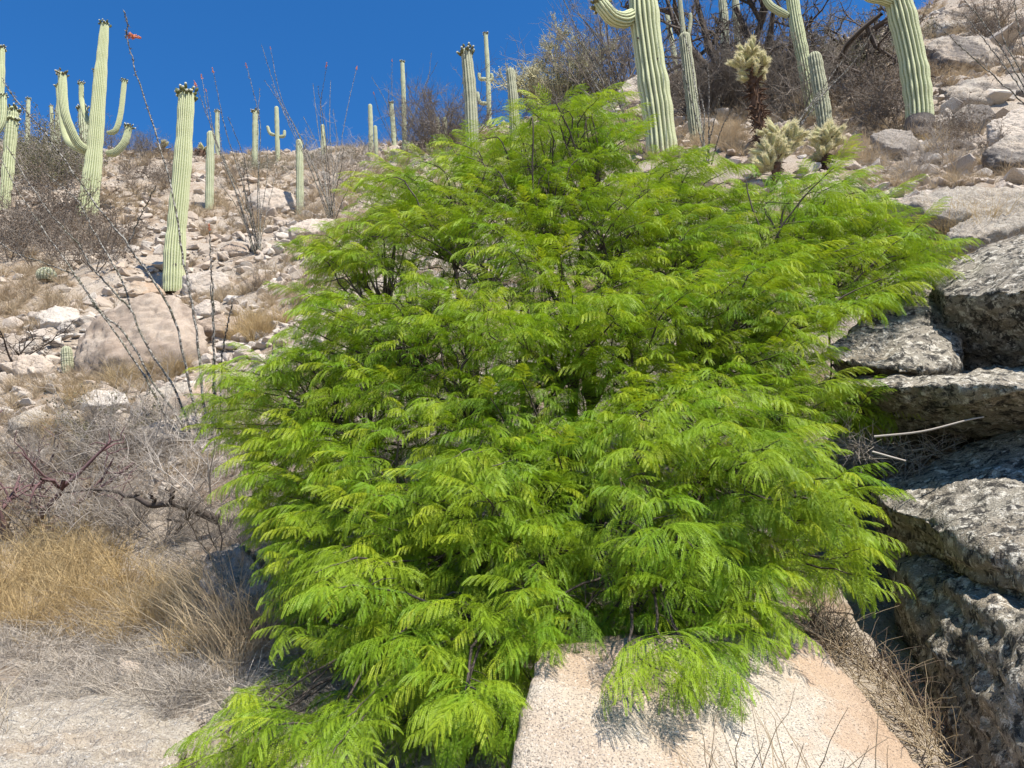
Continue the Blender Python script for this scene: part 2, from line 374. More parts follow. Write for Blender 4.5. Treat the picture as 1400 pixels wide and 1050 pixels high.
boulder('granite_boulder', 'smooth pinkish white granite boulder with orange staining under the green fronds', 'boulder',
    [(742,888,2.22),(800,880,2.42),(900,872,2.5),(1000,864,2.5),(1060,862,2.45),(1125,876,2.5),(722,945,2.02),(703,1060,1.85),(690,1200,1.7),
     (1060,965,2.1),(1190,958,2.35),(1270,1065,2.12),(1330,1200,1.8),(1000,1200,1.62)], .55, M['granite'], .018, .02, .45, 3, smooth=1, fine=.35, down=.2)
ST = (-.42, -.1, .9)
boulder('lichen_boulder', 'large dark boulder with a shaded overhanging face above the lichen ledges', 'boulder',
    [(1285,402,3.51),(1335,400,3.35),(1400,396,3.15),(1540,385,2.81),(1272,386,3.83),(1340,346,3.99),(1400,318,4.00),(1540,270,3.81),(1297,545,4.00),(1400,556,3.80),(1540,560,3.51)],
    1.0, M['lichen'], .026, .04, .5, 11, ST, .010, 1, fine=.25, ridge=.3)
boulder('lichen_ledge', 'sunlit grey crusty ledge jutting out where the green branches end', 'rock ledge',
    [(1120,478,3.60),(1150,455,3.70),(1210,415,3.92),(1275,388,4.03),(1310,410,3.98),(1135,492,3.45),(1200,502,3.33),(1260,507,3.25),(1312,500,3.38),(1180,550,3.85),(1290,555,3.81)],
    .6, M['lichen'], .022, .03, .4, 12, ST, .009, 1, fine=.35, ridge=.4)
boulder('lichen_ledge', 'long horizontal lichen ledge above the dark twig-filled recess', 'rock ledge',
    [(1140,520,3.70),(1240,506,3.68),(1310,500,3.58),(1400,508,3.40),(1540,500,3.11),(1150,527,3.40),(1240,552,3.18),(1290,558,3.04),(1350,546,2.87),(1400,532,2.75),(1540,520,2.41),
     (1200,600,3.83),(1300,612,3.64),(1400,600,3.45),(1540,590,3.21)], .6, M['lichen'], .022, .03, .4, 13, ST, .009, 1, fine=.35, ridge=.4)
boulder('lichen_boulder', 'black and white lichen crusted boulder sloping below the dark recess', 'boulder',
    [(1190,660,3.40),(1260,630,3.38),(1330,600,3.36),(1400,572,3.30),(1540,530,3.1),(1202,690,3.1),(1260,700,2.85),(1310,725,2.66),(1360,760,2.48),(1400,790,2.38),(1540,850,2.0),
     (1228,785,3.4),(1300,805,3.35),(1400,835,3.1),(1540,890,2.6)], .6, M['lichen'], .018, .04, .5, 14, ST, .010, 1, fine=.25, ridge=.3)
boulder('lichen_boulder', 'lowest lichen crusted boulder rising beside the dry grass in the crack', 'boulder',
    [(1228,765,3.19),(1300,755,3.04),(1400,770,2.75),(1560,800,2.28),(1262,900,2.75),(1330,880,2.40),(1300,985,2.39),(1360,1040,2.01),(1400,930,2.05),(1560,930,1.58),
     (1330,1120,2.20),(1420,1160,1.88),(1600,1200,1.42),(1240,860,3.13)], .6, M['lichen'], .022, .055, .45, 15, ST, .012, 1, fine=.25, ridge=.4)
boulder('rock_slab', 'weathered pale rock slab lying below the grey matted grass', 'rock slab',
    [(-60,985,2.9),(60,972,2.98),(140,950,3.05),(225,932,3.1),(276,985,2.75),(245,1040,2.45),(180,1120,2.1),(-60,1120,2.15)], .4, M['slab'], 0.015, .02, .4, 21, (.3,-.75,.6), .006, 1, .8, down=.3)
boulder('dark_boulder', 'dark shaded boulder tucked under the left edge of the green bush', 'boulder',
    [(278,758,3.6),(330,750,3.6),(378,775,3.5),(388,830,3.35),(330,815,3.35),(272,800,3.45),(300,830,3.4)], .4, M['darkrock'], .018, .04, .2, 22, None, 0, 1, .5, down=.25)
def pixrock(name, label, cat, outline, m, depth_f=.5, voxel=None, amp=None, seed=1, lean=.12, strata=None, group=None, lift=0):
    """boulder whose outline is read off the photo; its distance is where its lower edge meets the hillside"""
    o = np.array(outline, float); k = o[:, 1].argmax(); base = hit1(*o[k]); Y = base[1] * (1 - lift)
    wid = (o[:, 0].max() - o[:, 0].min()) / F * Y; hgt = (o[:, 1].max() - o[:, 1].min()) / F * Y
    yb = o[:, 1].max(); yt = o[:, 1].min(); cx = o.mean(0)
    pts = [(x, y, Y + lean * hgt * 2 * (yb - y) / (yb - yt + 1) + .1 * wid * abs(x - cx[0]) / (wid * F / Y)) for x, y in outline]
    pts += [(cx[0] + (x - cx[0]) * .6, cx[1] + (y - cx[1]) * .5, Y - .10 * wid + lean * hgt * 2 * (yb - y) / (yb - yt + 1)) for x, y in outline]
    return boulder(name, label, cat, pts, wid * depth_f, m, voxel or max(wid / 38, .012), amp or wid * .026, wid * .28, seed, strata, wid * .012 if strata else 0, 1, .6, down=hgt * .2, group=group)
pixrock('tan_boulder', 'big rounded tan boulder behind the ocotillo stems', 'boulder',
    [(103,465),(125,440),(165,412),(205,398),(240,402),(266,425),(287,475),(280,498),(240,515),(160,522),(112,518),(101,490)], M['tan'], .6, seed=31)
pixrock('pale_boulder', 'pale flat-topped boulder beside the base of the clean saguaro column', 'boulder',
    [(250,375),(285,370),(312,374),(316,388),(300,408),(262,412),(250,400)], M['pale'], .6, seed=32)
pixrock('pale_boulder', 'small white boulder wedged above the right shoulder of the tan boulder', 'boulder',
    [(265,420),(282,408),(300,412),(302,425),(290,435),(268,436)], M['pale'], .7, seed=33)
pixrock('white_boulder', 'white dome of rock on the slope right of the ocotillo fan', 'boulder',
    [(335,272),(350,258),(375,256),(400,265),(408,280),(395,292),(345,292)], M['pale'], .7, seed=34)
pixrock('cracked_boulder', 'upper pale block of a cracked boulder below the golden grass tuft', 'boulder',
    [(180,555),(195,538),(240,522),(290,520),(300,545),(270,560),(220,572),(185,580)], M['granite'], .6, seed=35)
pixrock('cracked_boulder', 'lower pale block of the cracked boulder beside the ocotillo base', 'boulder',
    [(183,588),(215,575),(270,566),(300,575),(300,600),(250,612),(190,608)], M['pale'], .6, seed=36)
pixrock('pale_boulder', 'pale boulder at the edge of the golden grass mass', 'boulder', [(-20,775),(5,766),(22,775),(20,800),(-10,808)], M['pale'], .6, seed=37)
pixrock('small_rock', 'small white rock lying in the grey matted grass', 'rock', [(158,912),(172,905),(190,908),(192,922),(178,930),(160,926)], M['pale'], .8, seed=38)
pixrock('pale_boulder', 'pale blocks of rock in the slope left of the tan boulder', 'boulder', [(10,505),(28,486),(58,484),(76,500),(66,516),(18,520)], M['pale'], .7, seed=39)
pixrock('peach_boulder', 'pinkish pointed boulder behind the tall armed saguaro trunk', 'boulder', [(845,125),(858,108),(873,102),(885,112),(886,150),(850,152)], M['granite'], .7, seed=40)
for lab, ol, mm, sd in [
    ('flat tan slab below the pale flat-topped boulder on the left slope', [(268,440),(300,430),(335,434),(345,448),(320,460),(275,458)], 'tan', 71), ('pale slab among stones uphill of the baby saguaro', [(48,430),(75,418),(105,422),(112,438),(88,448),(52,446)], 'pale', 72),
    ('pinkish slab beside the tan boulder and the clean saguaro base', [(160,395),(185,384),(215,386),(224,400),(200,406),(165,406)], 'granite', 73), ('broad pale rock sheet on the slope right of the clean saguaro', [(318,392),(345,376),(390,372),(402,388),(370,402),(325,404)], 'pale', 74),
    ('tan rock half buried beside the ocotillo fan base', [(300,340),(318,330),(340,334),(342,348),(310,352)], 'tan', 75), ('pale slab lying between the golden tuft and the cracked boulder', [(100,545),(130,532),(170,536),(178,552),(150,562),(108,560)], 'pale', 76),
    ('tan rock ledge above the grey twig tangle at the left', [(10,575),(40,560),(80,566),(88,584),(50,592),(14,590)], 'granite', 77), ('pale rock sheet below the white dome of rock', [(395,310),(420,298),(455,300),(462,314),(430,324),(398,322)], 'pale', 78)]:
    pixrock('slope_rock', lab, 'rock', ol, M[mm], .8, seed=sd, lean=.35, lift=.012)
S2 = (.3, -.3, .9)
for lab, ol, sd in [
    ('wide grey flat-topped rock slab just above the upper lichen boulder', [(1208,276),(1260,262),(1330,254),(1420,262),(1430,290),(1380,306),(1300,312),(1280,300),(1225,288)], 51),
    ('grey slab leaning over a grass filled hollow right of the feather bush', [(1290,318),(1340,286),(1420,268),(1440,300),(1400,312),(1330,338),(1300,340)], 52),
    ('brown craggy summit outcrop at the top of the slope', [(1275,30),(1290,14),(1320,10),(1352,8),(1356,24),(1335,42),(1280,46)], 53),
    ('layered outcrop stepped beneath the craggy summit', [(1262,60),(1300,48),(1350,52),(1372,70),(1350,92),(1280,92)], 54),
    ('long pale ledge crossing the slope right of the corky saguaro base', [(1282,120),(1330,106),(1420,98),(1430,122),(1380,140),(1300,146)], 55),
    ('shadowed boulder under the long pale ledge', [(1302,158),(1325,142),(1352,144),(1362,158),(1345,174),(1308,174)], 56),
    ('pale slab tilted against the right slope below the ledges', [(1350,170),(1380,152),(1440,140),(1440,190),(1390,200),(1355,192)], 57),
    ('flat sunlit rock at the foot of the corky saguaro base', [(1276,166),(1300,156),(1322,160),(1318,172),(1285,176)], 58),
    ('large grey boulder with a shaded underside on the right slope', [(1345,205),(1375,186),(1440,178),(1445,225),(1390,234),(1352,228)], 59),
    ('dark rock in place of the shadow hole beneath the grey corky saguaro base', [(1192,186),(1215,176),(1245,178),(1258,195),(1245,214),(1205,208)], 61),  # dark rock colour stands in for the shadow hole under the saguaro
    ('low tan boulder in the dry grass below the corky saguaro', [(1255,216),(1268,207),(1280,210),(1278,222),(1260,226)], 60)]:
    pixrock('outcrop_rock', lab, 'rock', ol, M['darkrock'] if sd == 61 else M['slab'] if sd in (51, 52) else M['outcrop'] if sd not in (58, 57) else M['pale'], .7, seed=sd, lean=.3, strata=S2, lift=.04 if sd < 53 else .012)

# stones on the slope: the largest ones are parts of the hillside, the rest one mass
def stone_mesh(seed):
    r = np.random.default_rng(seed); P = r.normal(size=(15, 3)); P /= np.linalg.norm(P, axis=1)[:, None]; P *= r.uniform(.75, 1.1, (15, 1)) * [1.1, .85, .62]
    V, Fc = hull(P); me = bpy.data.meshes.new('stone'); me.from_pydata(V, [], Fc); bm = bmesh.new(); bm.from_mesh(me)
    bmesh.ops.dissolve_limit(bm, angle_limit=.22, verts=bm.verts, edges=bm.edges); bmesh.ops.bevel(bm, geom=list(bm.edges), offset=.055, segments=1, affect='EDGES', clamp_overlap=True)
    bm.to_mesh(me); bm.free(); me.materials.append(M['pale']); me.update(); return me
stones = [stone_mesh(s) for s in range(100, 108)]
def in_poly(px, py, poly):
    poly = np.asarray(poly, float); ins = np.zeros(np.shape(px), bool); j = len(poly) - 1
    for i in range(len(poly)):
        xi, yi = poly[i]; xj, yj = poly[j]
        ins ^= ((yi > py) != (yj > py)) & (px < (xj - xi) * (py - yi) / (yj - yi + 1e-9) + xi); j = i
    return ins
def gn_scatter(name, srcs, P, rot, scl, idx, parent=None, label=None, loc=(0, 0, 0)):
    P = np.asarray(P, float) - np.asarray(loc)
    me = bpy.data.meshes.new(name); me.vertices.add(len(P)); me.vertices.foreach_set('co', P.ravel())
    a = me.attributes.new('rot', 'FLOAT_VECTOR', 'POINT'); a.data.foreach_set('vector', np.asarray(rot, np.float32).ravel())
    a = me.attributes.new('scl', 'FLOAT', 'POINT'); a.data.foreach_set('value', np.asarray(scl, np.float32))
    a = me.attributes.new('idx', 'INT', 'POINT'); a.data.foreach_set('value', np.asarray(idx, np.int32))
    o = link(name, me, parent, loc)
    g = bpy.data.node_groups.new(name, 'GeometryNodeTree')
    g.interface.new_socket('Geometry', in_out='INPUT', socket_type='NodeSocketGeometry'); g.interface.new_socket('Geometry', in_out='OUTPUT', socket_type='NodeSocketGeometry')
    gi = g.nodes.new('NodeGroupInput'); go = g.nodes.new('NodeGroupOutput'); j = g.nodes.new('GeometryNodeJoinGeometry')
    for s in reversed(srcs):
        oi = g.nodes.new('GeometryNodeObjectInfo'); oi.inputs['Object'].default_value = s; oi.transform_space = 'ORIGINAL'
        ti = g.nodes.new('GeometryNodeGeometryToInstance'); g.links.new(oi.outputs['Geometry'], ti.inputs[0]); g.links.new(ti.outputs[0], j.inputs[0])
    ip = g.nodes.new('GeometryNodeInstanceOnPoints'); ip.inputs['Pick Instance'].default_value = True
    def na(nm, ty):
        q = g.nodes.new('GeometryNodeInputNamedAttribute'); q.data_type = ty; q.inputs['Name'].default_value = nm; return q.outputs['Attribute']
    g.links.new(gi.outputs[0], ip.inputs['Points']); g.links.new(j.outputs[0], ip.inputs['Instance'])
    g.links.new(na('idx', 'INT'), ip.inputs['Instance Index']); g.links.new(na('rot', 'FLOAT_VECTOR'), ip.inputs['Rotation']); g.links.new(na('scl', 'FLOAT'), ip.inputs['Scale'])
    g.links.new(ip.outputs[0], go.inputs[0])
    md = o.modifiers.new('scatter', 'NODES'); md.node_group = g
    tag(o, label, kind='stuff'); return o
STONE_REG = [([(0,395),(110,380),(250,415),(330,400),(400,350),(395,470),(330,480),(290,520),(110,530),(0,560)], 105, (12, 40)),
             ([(300,235),(500,215),(500,300),(400,340),(320,330)], 45, (6, 20)), ([(160,200),(320,215),(320,300),(150,300)], 25, (6, 18)),
             ([(0,520),(280,520),(280,620),(0,620)], 30, (12, 30)), ([(1000,190),(1230,190),(1240,260),(1190,260),(1000,230)], 40, (8, 22)),
             ([(1270,40),(1400,20),(1400,255),(1250,255),(1285,150)], 100, (12, 62)), ([(560,330),(1000,260),(1000,420),(560,480)], 12, (14, 30))]
cand = []
for poly, cnt, (s0, s1) in STONE_REG:
    pa = np.array(poly); k = 0
    while k < cnt:
        q = rng.uniform(pa.min(0), pa.max(0))
        if in_poly(q[0], q[1], poly): cand.append((q[0], q[1], s0 + (s1 - s0) * rng.random() ** 2.2)); k += 1
cand = np.array(cand); Pq, ok = hit(cand[:, 0], cand[:, 1])
cnt = 0
for (px, py, sz), p, k in zip(cand, Pq, ok):
    if not k or cnt >= 300: continue
    o = link('stone', random.choice(stones), ground, p); s = sz / F * p[1] / 2 * 1.1
    o.scale = (s * rng.uniform(.9, 1.4), s * rng.uniform(.8, 1.2), s * rng.uniform(.7, 1.1)); o.rotation_euler = (rng.normal() * .35 + .25, rng.normal() * .35, rng.uniform(0, 6.28))
    o.location = Vector(p) + Vector((0, 0, s * .06)); cnt += 1
def world_pts(nmax, y0, y1, dens_pow=1.0, spread=.78):
    u = rng.random(nmax); r = y0 * (y1 / y0) ** (u ** dens_pow); th = rng.uniform(-spread, spread, nmax)
    return r * np.sin(th), r * np.cos(th)
def src(name, me): return bpy.data.objects.new(name, me)
srcst = [src('stone_shape', m) for m in stones]
x, y = world_pts(21000, 4.5, 36, .85, .72)
msk = (n2(x, y, 2.2, 3, 40) + .25 + .25 * (x < -1)) > 0; x, y = x[msk], y[msk]
s = (.014 + .11 * rng.random(len(x)) ** 3) * np.clip(np.hypot(x, y) / 8, .4, 2.0)
gn_scatter('loose_gravel', srcst, np.stack([x, y, H(x, y) + s * .08], -1), rng.uniform(-3, 3, (len(x), 3)) * [.15, .15, 1], s, rng.integers(0, 8, len(x)), label='loose pale gravel and small stones strewn over the hillside')

x, y = world_pts(1500, 2.5, 4.8, 1., .74); m_ = x < -.3; x, y = x[m_], y[m_]; s = .004 + .022 * rng.random(len(x)) ** 4
gn_scatter('near_gravel', srcst, np.stack([x, y, H(x, y) + s * .3], -1), rng.uniform(-3, 3, (len(x), 3)), s, rng.integers(0, 8, len(x)), label='fine gravel sprinkled among the matted grass on the near ground')

# ------------------------------------------------------------------ shrub / twig generator
def twigs(seed, stems=7, h=1.0, spread=.7, levels=3, kids=5, r0=.012, wob=.12, up=.25, sides=3, leaf=None, ratio=.55, curl=0.):
    r = np.random.default_rng(seed); mb = MB(); lf = MB(); tips = []
    def grow(p, d, L, rad, lev):
        m = 5 if lev == 0 else 4; P = [p]; dd = d.copy()
        for i in range(m - 1):
            dd = dd + r.normal(size=3) * wob * (1 + .5 * lev) + np.array([0, 0, up * .2 - curl]); dd /= np.linalg.norm(dd); P.append(P[-1] + dd * L / (m - 1))
        P = np.array(P); V, Fq = tube(P, np.linspace(rad, rad * .45, m), sides); mb.add(V, Fq)
        if lev < levels - 1:
            for k in range(kids):
                t = r.uniform(.25, 1); i = min(int(t * (m - 1)), m - 2); q = P[i] + (P[i + 1] - P[i]) * (t * (m - 1) - i)
                nd = dd * .6 + r.normal(size=3) * spread * .8; nd[2] += up * .5; nd /= np.linalg.norm(nd)
                grow(q, nd, L * ratio * r.uniform(.6, 1.15), rad * .55, lev + 1)
        elif leaf:
            for k in range(leaf[0]):
                t = r.random(); q = P[0] + (P[-1] - P[0]) * t + r.normal(size=3) * leaf[1]
                u = r.normal(size=3); u /= np.linalg.norm(u); v_ = np.cross(u, r.normal(size=3)); v_ /= np.linalg.norm(v_) + 1e-6; s_ = leaf[1] * r.uniform(.6, 1.2)
                lf.add([q - u * s_, q + v_ * s_ * .5, q + u * s_, q - v_ * s_ * .5], [[0, 1, 2, 3]])
        else: tips.append(P[-1])
    for k in range(stems):
        a = 2 * np.pi * (k + r.random()) / stems; d = np.array([np.cos(a) * spread, np.sin(a) * spread, 1.0]) * [1, 1, r.uniform(.5, 1.1)]; d /= np.linalg.norm(d)
        grow(np.array([np.cos(a) * .04 * h, np.sin(a) * .04 * h, -.04 * h]), d, h * r.uniform(.65, 1.0), r0 * r.uniform(.7, 1.1), 0)
    return mb, lf
def proto(name, m, lm=None, **kw):
    mb, lf = twigs(**kw)
    a = mb.build(name, m); me = a.data; bpy.data.objects.remove(a); me2 = None
    if lf.n:
        b = lf.build(name + '_leaves', lm); me2 = b.data; bpy.data.objects.remove(b)
    return me, me2
SH = {
 'brown': [proto('twig', M['twig'], M['drybrown'], seed=s, stems=8, h=1, spread=.75, levels=3, kids=6, r0=.013, leaf=(4, .018)) for s in (1, 2, 3)],
 'bare': [proto('twig', M['twig'], None, seed=s, stems=8, h=1, spread=.65, levels=4, kids=5, r0=.012, ratio=.6) for s in (4, 5)],
 'green': [proto('twig', M['twigpale'], M['smalleaf'], seed=s, stems=8, h=1, spread=.8, levels=3, kids=6, r0=.011, leaf=(6, .02)) for s in (6, 7)],
 'pale': [proto('twig', M['twigpale'], None, seed=s, stems=9, h=1, spread=.8, levels=4, kids=4, r0=.009, ratio=.6) for s in (8, 9)],
 'dark': [proto('twig', M['twigdark'], None, seed=s, stems=5, h=1, spread=.7, levels=4, kids=5, r0=.022, wob=.2, ratio=.55) for s in (10, 11)]}
shrub_n = 0
def shrub(kind, base, h, label, cat='shrub', group=None, wide=1.0, name=None):
    global shrub_n; shrub_n += 1
    a, b = SH[kind][shrub_n % len(SH[kind])]
    e = empty(name or 'dry_shrub', base); t = link('branches', a, e, base)
    e.scale = (h * wide, h * wide, h); e.rotation_euler = (0, 0, rng.uniform(0, 6.28))
    t.location = (0, 0, 0)
    if b is not None:
        l = link('leaves', b, e, base); l.location = (0, 0, 0); tag(l, kind='stuff')
    tag(e, label, cat, group); return e
def shrubs(kind, poly, count, hpx, label, group, wide=1.0, Y=None):
    pa = np.array(poly); k = 0; guard = 0
    while k < count and guard < 4000:
        guard += 1; q = rng.uniform(pa.min(0), pa.max(0))
        if not in_poly(q[0], q[1], poly): continue
        p, ok = hit(q[0], q[1])
        if not ok[0]: continue
        h = rng.uniform(*hpx) / F * p[0][1]; shrub(kind, p[0], h, label, 'shrub', group, wide); k += 1
shrubs('brown', [(0,300),(60,300),(180,320),(210,360),(120,385),(0,375)], 20, (45, 90), 'dense brown leafless shrub in the thicket below the many-armed saguaro', 'brown thicket shrubs below the many-armed saguaro')
shrubs('green', [(0,225),(110,225),(110,260),(0,265)], 13, (45, 90), 'grey green bush among the far left saguaros', 'grey green bushes on the far left ridge')
shrubs('bare', [(150,205),(250,205),(250,220),(150,215)], 6, (22, 40), 'leafless grey shrub on the ridge right of the many-armed saguaro', 'bare shrubs on the left ridge')
shrubs('brown', [(160,225),(240,225),(230,300),(150,290)], 8, (25, 45), 'small brown shrub on the rocky slope between the two tall left saguaros', 'brown shrubs between the tall left saguaros')
shrubs('green', [(330,235),(400,235),(400,250),(330,250)], 4, (22, 36), 'dark olive shrub at the foot of the small armed saguaro', 'olive shrubs near the small armed saguaro')
shrubs('green', [(420,215),(500,215),(500,235),(420,235)], 6, (22, 40), 'olive shrub on the ridge crest left of the green bush', 'olive shrubs on the ridge crest')
shrubs('pale', [(400,260),(500,240),(500,300),(420,320)], 5, (40, 80), 'pale wispy bush beside the left outline of the green bush', 'pale wispy bushes left of the feather bush')
shrubs('bare', [(540,205),(625,195),(625,215),(540,215)], 8, (50, 95), 'tall bare grey shrub on the ridge behind the paired short saguaros', 'bare ridge shrubs near the paired saguaros')
shrubs('bare', [(690,165),(850,140),(850,180),(690,190)], 4, (40, 60), 'bare shrub around the foot of the palo verde', 'bare shrubs around the palo verde')
shrubs('bare', [(800,130),(870,120),(870,160),(800,160)], 4, (110, 150), 'tall leafless brush behind the arm of the tall saguaro', 'tall leafless brush behind the armed saguaro')
shrubs('bare', [(915,130),(1110,120),(1110,180),(915,185)], 22, (60, 125), 'dark grey brush tangled behind the golden chollas', 'grey brush behind the golden chollas')
shrubs('brown', [(1120,110),(1240,90),(1235,190),(1140,190)], 14, (50, 100), 'brown brush between the short ribbed saguaro and the corky saguaro', 'brown brush between the right saguaros')
shrubs('green', [(1130,60),(1260,40),(1260,130),(1130,130)], 9, (40, 80), 'olive brush on the upper right slope', 'olive brush on the upper right slope')
shrubs('brown', [(1280,30),(1400,10),(1400,110),(1290,100)], 9, (30, 60), 'brown shrub between the summit outcrops', 'brown shrubs between the summit outcrops')
shrubs('brown', [(1290,180),(1400,210),(1400,255),(1280,250)], 7, (30, 70), 'small twiggy shrub among the right slope rocks', 'twiggy shrubs among the right slope rocks')
shrubs('pale', [(1240,215),(1340,220),(1340,250),(1240,250)], 3, (50, 80), 'wispy pale shrub above the wide grey slab', 'wispy shrubs above the grey slab')
for i, (px, py, hp, kd, wd, lab) in enumerate([
    (110,705,110,'pale',1.3,'grey tangle of fine twigs behind the golden grass mass'), (205,655,120,'pale',1.2,'pale grey twiggy shrub above the fallen dead branch'),
    (290,690,130,'pale',1.1,'grey twig shrub touching the left edge of the green bush'), (250,620,90,'pale',1.2,'grey wispy shrub at the ocotillo foot'),
    (150,640,100,'green',1.1,'sparse grey green shrub among the dead twigs'), (300,770,80,'bare',1.5,'dark twig tangle over the dark shaded boulder'),
    (60,740,90,'brown',1.3,'brown twiggy shrub just above the golden grass'), (20,500,60,'dark',1.5,'dark dead brush at the left end of the stone scree'),
    (330,640,80,'pale',1.0,'grey twigs showing beside the drooping left fronds'), (225,740,70,'bare',1.6,'low brown twig tangle below the fallen dead branch')]):
    b = hit1(px, py); shrub(kd, b, hp / F * b[1], lab, 'shrub', None, wd)
shrubs('pale', [(0,600),(300,590),(330,720),(200,750),(0,720)], 16, (45, 95), 'low pale grey twig shrub in the tangle around the fallen dead branch', 'grey twig shrubs around the fallen branch', 1.2)
shrubs('bare', [(0,610),(250,600),(280,740),(0,740)], 8, (40, 80), 'low brown twig shrub in the tangle around the fallen dead branch', 'brown twig shrubs around the fallen branch', 1.3)
shrubs('brown', [(300,300),(400,300),(400,420),(330,440)], 7, (14, 30), 'tiny brown shrublet on the slope below the white rock dome', 'tiny shrublets below the white dome')
shrubs('brown', [(160,215),(330,225),(330,260),(160,250)], 10, (16, 30), 'tiny brown shrublet near the crest of the left ridge', 'tiny shrublets near the left crest')
# purple staghorn cholla at left
mb, _ = twigs(77, stems=5, h=1, spread=.8, levels=4, kids=3, r0=.034, wob=.2, ratio=.6, sides=5, up=.1)
pm = mb.build('stem', M['purple']); pme = pm.data; bpy.data.objects.remove(pm)
for i, (px, py, hp, lab) in enumerate([(25,735,190,'purple brown staghorn cholla sprawling behind the golden grass'), (60,660,70,'smaller purple staghorn cholla uphill of the sprawling one')]):
    b = hit1(px, py); e = empty('staghorn_cholla', b); t = link('stems', pme, e, b); t.location = (0, 0, 0); e.scale = [hp / F * b[1]] * 3; e.rotation_euler = (0, 0, 1.3 + i); tag(e, lab, 'cactus')
# fallen branch
def pixline(pl, m=24): return smoothline([at(*q) for q in pl], m)
b0 = hit1(300, 712)
Yb = b0[1] - .15
e = empty('dead_branch', b0)
mb = MB()
for pl, r0, r1 in [([(300,712,Yb),(262,695,Yb-.1),(235,688,Yb-.15),(205,689,Yb-.15),(180,680,Yb-.1),(140,670,Yb),(85,673,Yb)], .03, .006), ([(262,695,Yb-.1),(250,712,Yb-.12),(228,712,Yb-.1)], .014, .005),
    ([(233,688,Yb-.15),(236,676,Yb-.2),(228,668,Yb-.2)], .012, .004), ([(212,689,Yb-.15),(208,678,Yb-.2),(203,674,Yb-.2)], .012, .004), ([(188,683,Yb-.1),(186,672,Yb-.15)], .009, .003)]:
    P = pixline(pl, 18); P += rng.normal(size=P.shape) * .006; V, Fq = tube(P, np.linspace(r0, r1, 18), 6); mb.add(V, Fq)
mb.build('wood', M['bark'], e, b0, smooth=True); tag(e, 'dark crooked fallen branch lying among grey twigs', 'branch')

# ------------------------------------------------------------------ saguaros
def rib_column(P, rad, ribs=15, per=6, depth=.13, dome=True, tip_r=None):
    """ribbed column along P; rad = radius along it; closes with a dome"""
    P = np.asarray(P, float); m = len(P)
    if dome:
        R0 = rad[-1]; T = P[-1] - P[-2]; T /= np.linalg.norm(T)
        ex = [(P[-1] + T * R0 * 1.1 * math.sin(a), R0 * max(math.cos(a), .03)) for a in np.linspace(.2, math.pi / 2, 7)]
        P = np.vstack([P, [q[0] for q in ex]]); rad = np.concatenate([rad, [q[1] for q in ex]])
    T, U, W = frames(P); k = ribs * per; a = np.linspace(0, 2 * np.pi, k, endpoint=False)
    prof = np.abs(np.cos(a * ribs / 2)) ** .8; rr = 1 - depth + depth * 1.3 * prof
    wig = 1 + .02 * np.sin(np.arange(len(P)) * 1.7)
    V = P[:, None] + (rad * wig)[:, None, None] * rr[None, :, None] * (np.cos(a)[None, :, None] * U[:, None] + np.sin(a)[None, :, None] * W[:, None])
    i = np.arange(len(P) - 1)[:, None] * k; j = np.arange(k)[None]; j2 = (j + 1) % k
    Fq = np.stack([i + j, i + j2, i + k + j2, i + k + j], -1).reshape(-1, 4)
    return V.reshape(-1, 3), Fq, np.tile(prof, len(P))
def ell(c, ax, r, L):
    ax = ax / np.linalg.norm(ax); t = np.linspace(0, 1, 6); return tube(c + ax * (t * L)[:, None], r * np.sqrt(np.clip(1 - (2 * t - .95) ** 2, .03, 1)), 6)
def buds(parent, c, ax, R0, cntb=16):
    g = MB(); p = MB()
    ax = ax / np.linalg.norm(ax); u = np.cross(ax, [0, 1, .1]); u /= np.linalg.norm(u); w_ = np.cross(ax, u)
    for k in range(cntb):
        a = k * 2.4; q = R0 * (.55 + .5 * rng.random()); d = ax * rng.uniform(.35, 1.1) + (u * math.cos(a) + w_ * math.sin(a)) * .6
        b = c + (u * math.cos(a) + w_ * math.sin(a)) * q + ax * R0 * rng.uniform(-.5, .45)
        L = R0 * rng.uniform(.45, .75); V, Fq = ell(b, d, R0 * .2, L); g.add(V, Fq)
        d /= np.linalg.norm(d)
        if rng.random() < .5: V, Fq = ell(b + d * L * .75, d, R0 * .17, R0 * .3); p.add(V, Fq)
    o = g.build('flower_buds', M['bud'], parent, c, True); tag(o, kind='stuff')
    if p.n:
        o = p.build('bud_tips', M['budpale'], parent, c, True); tag(o, kind='stuff')
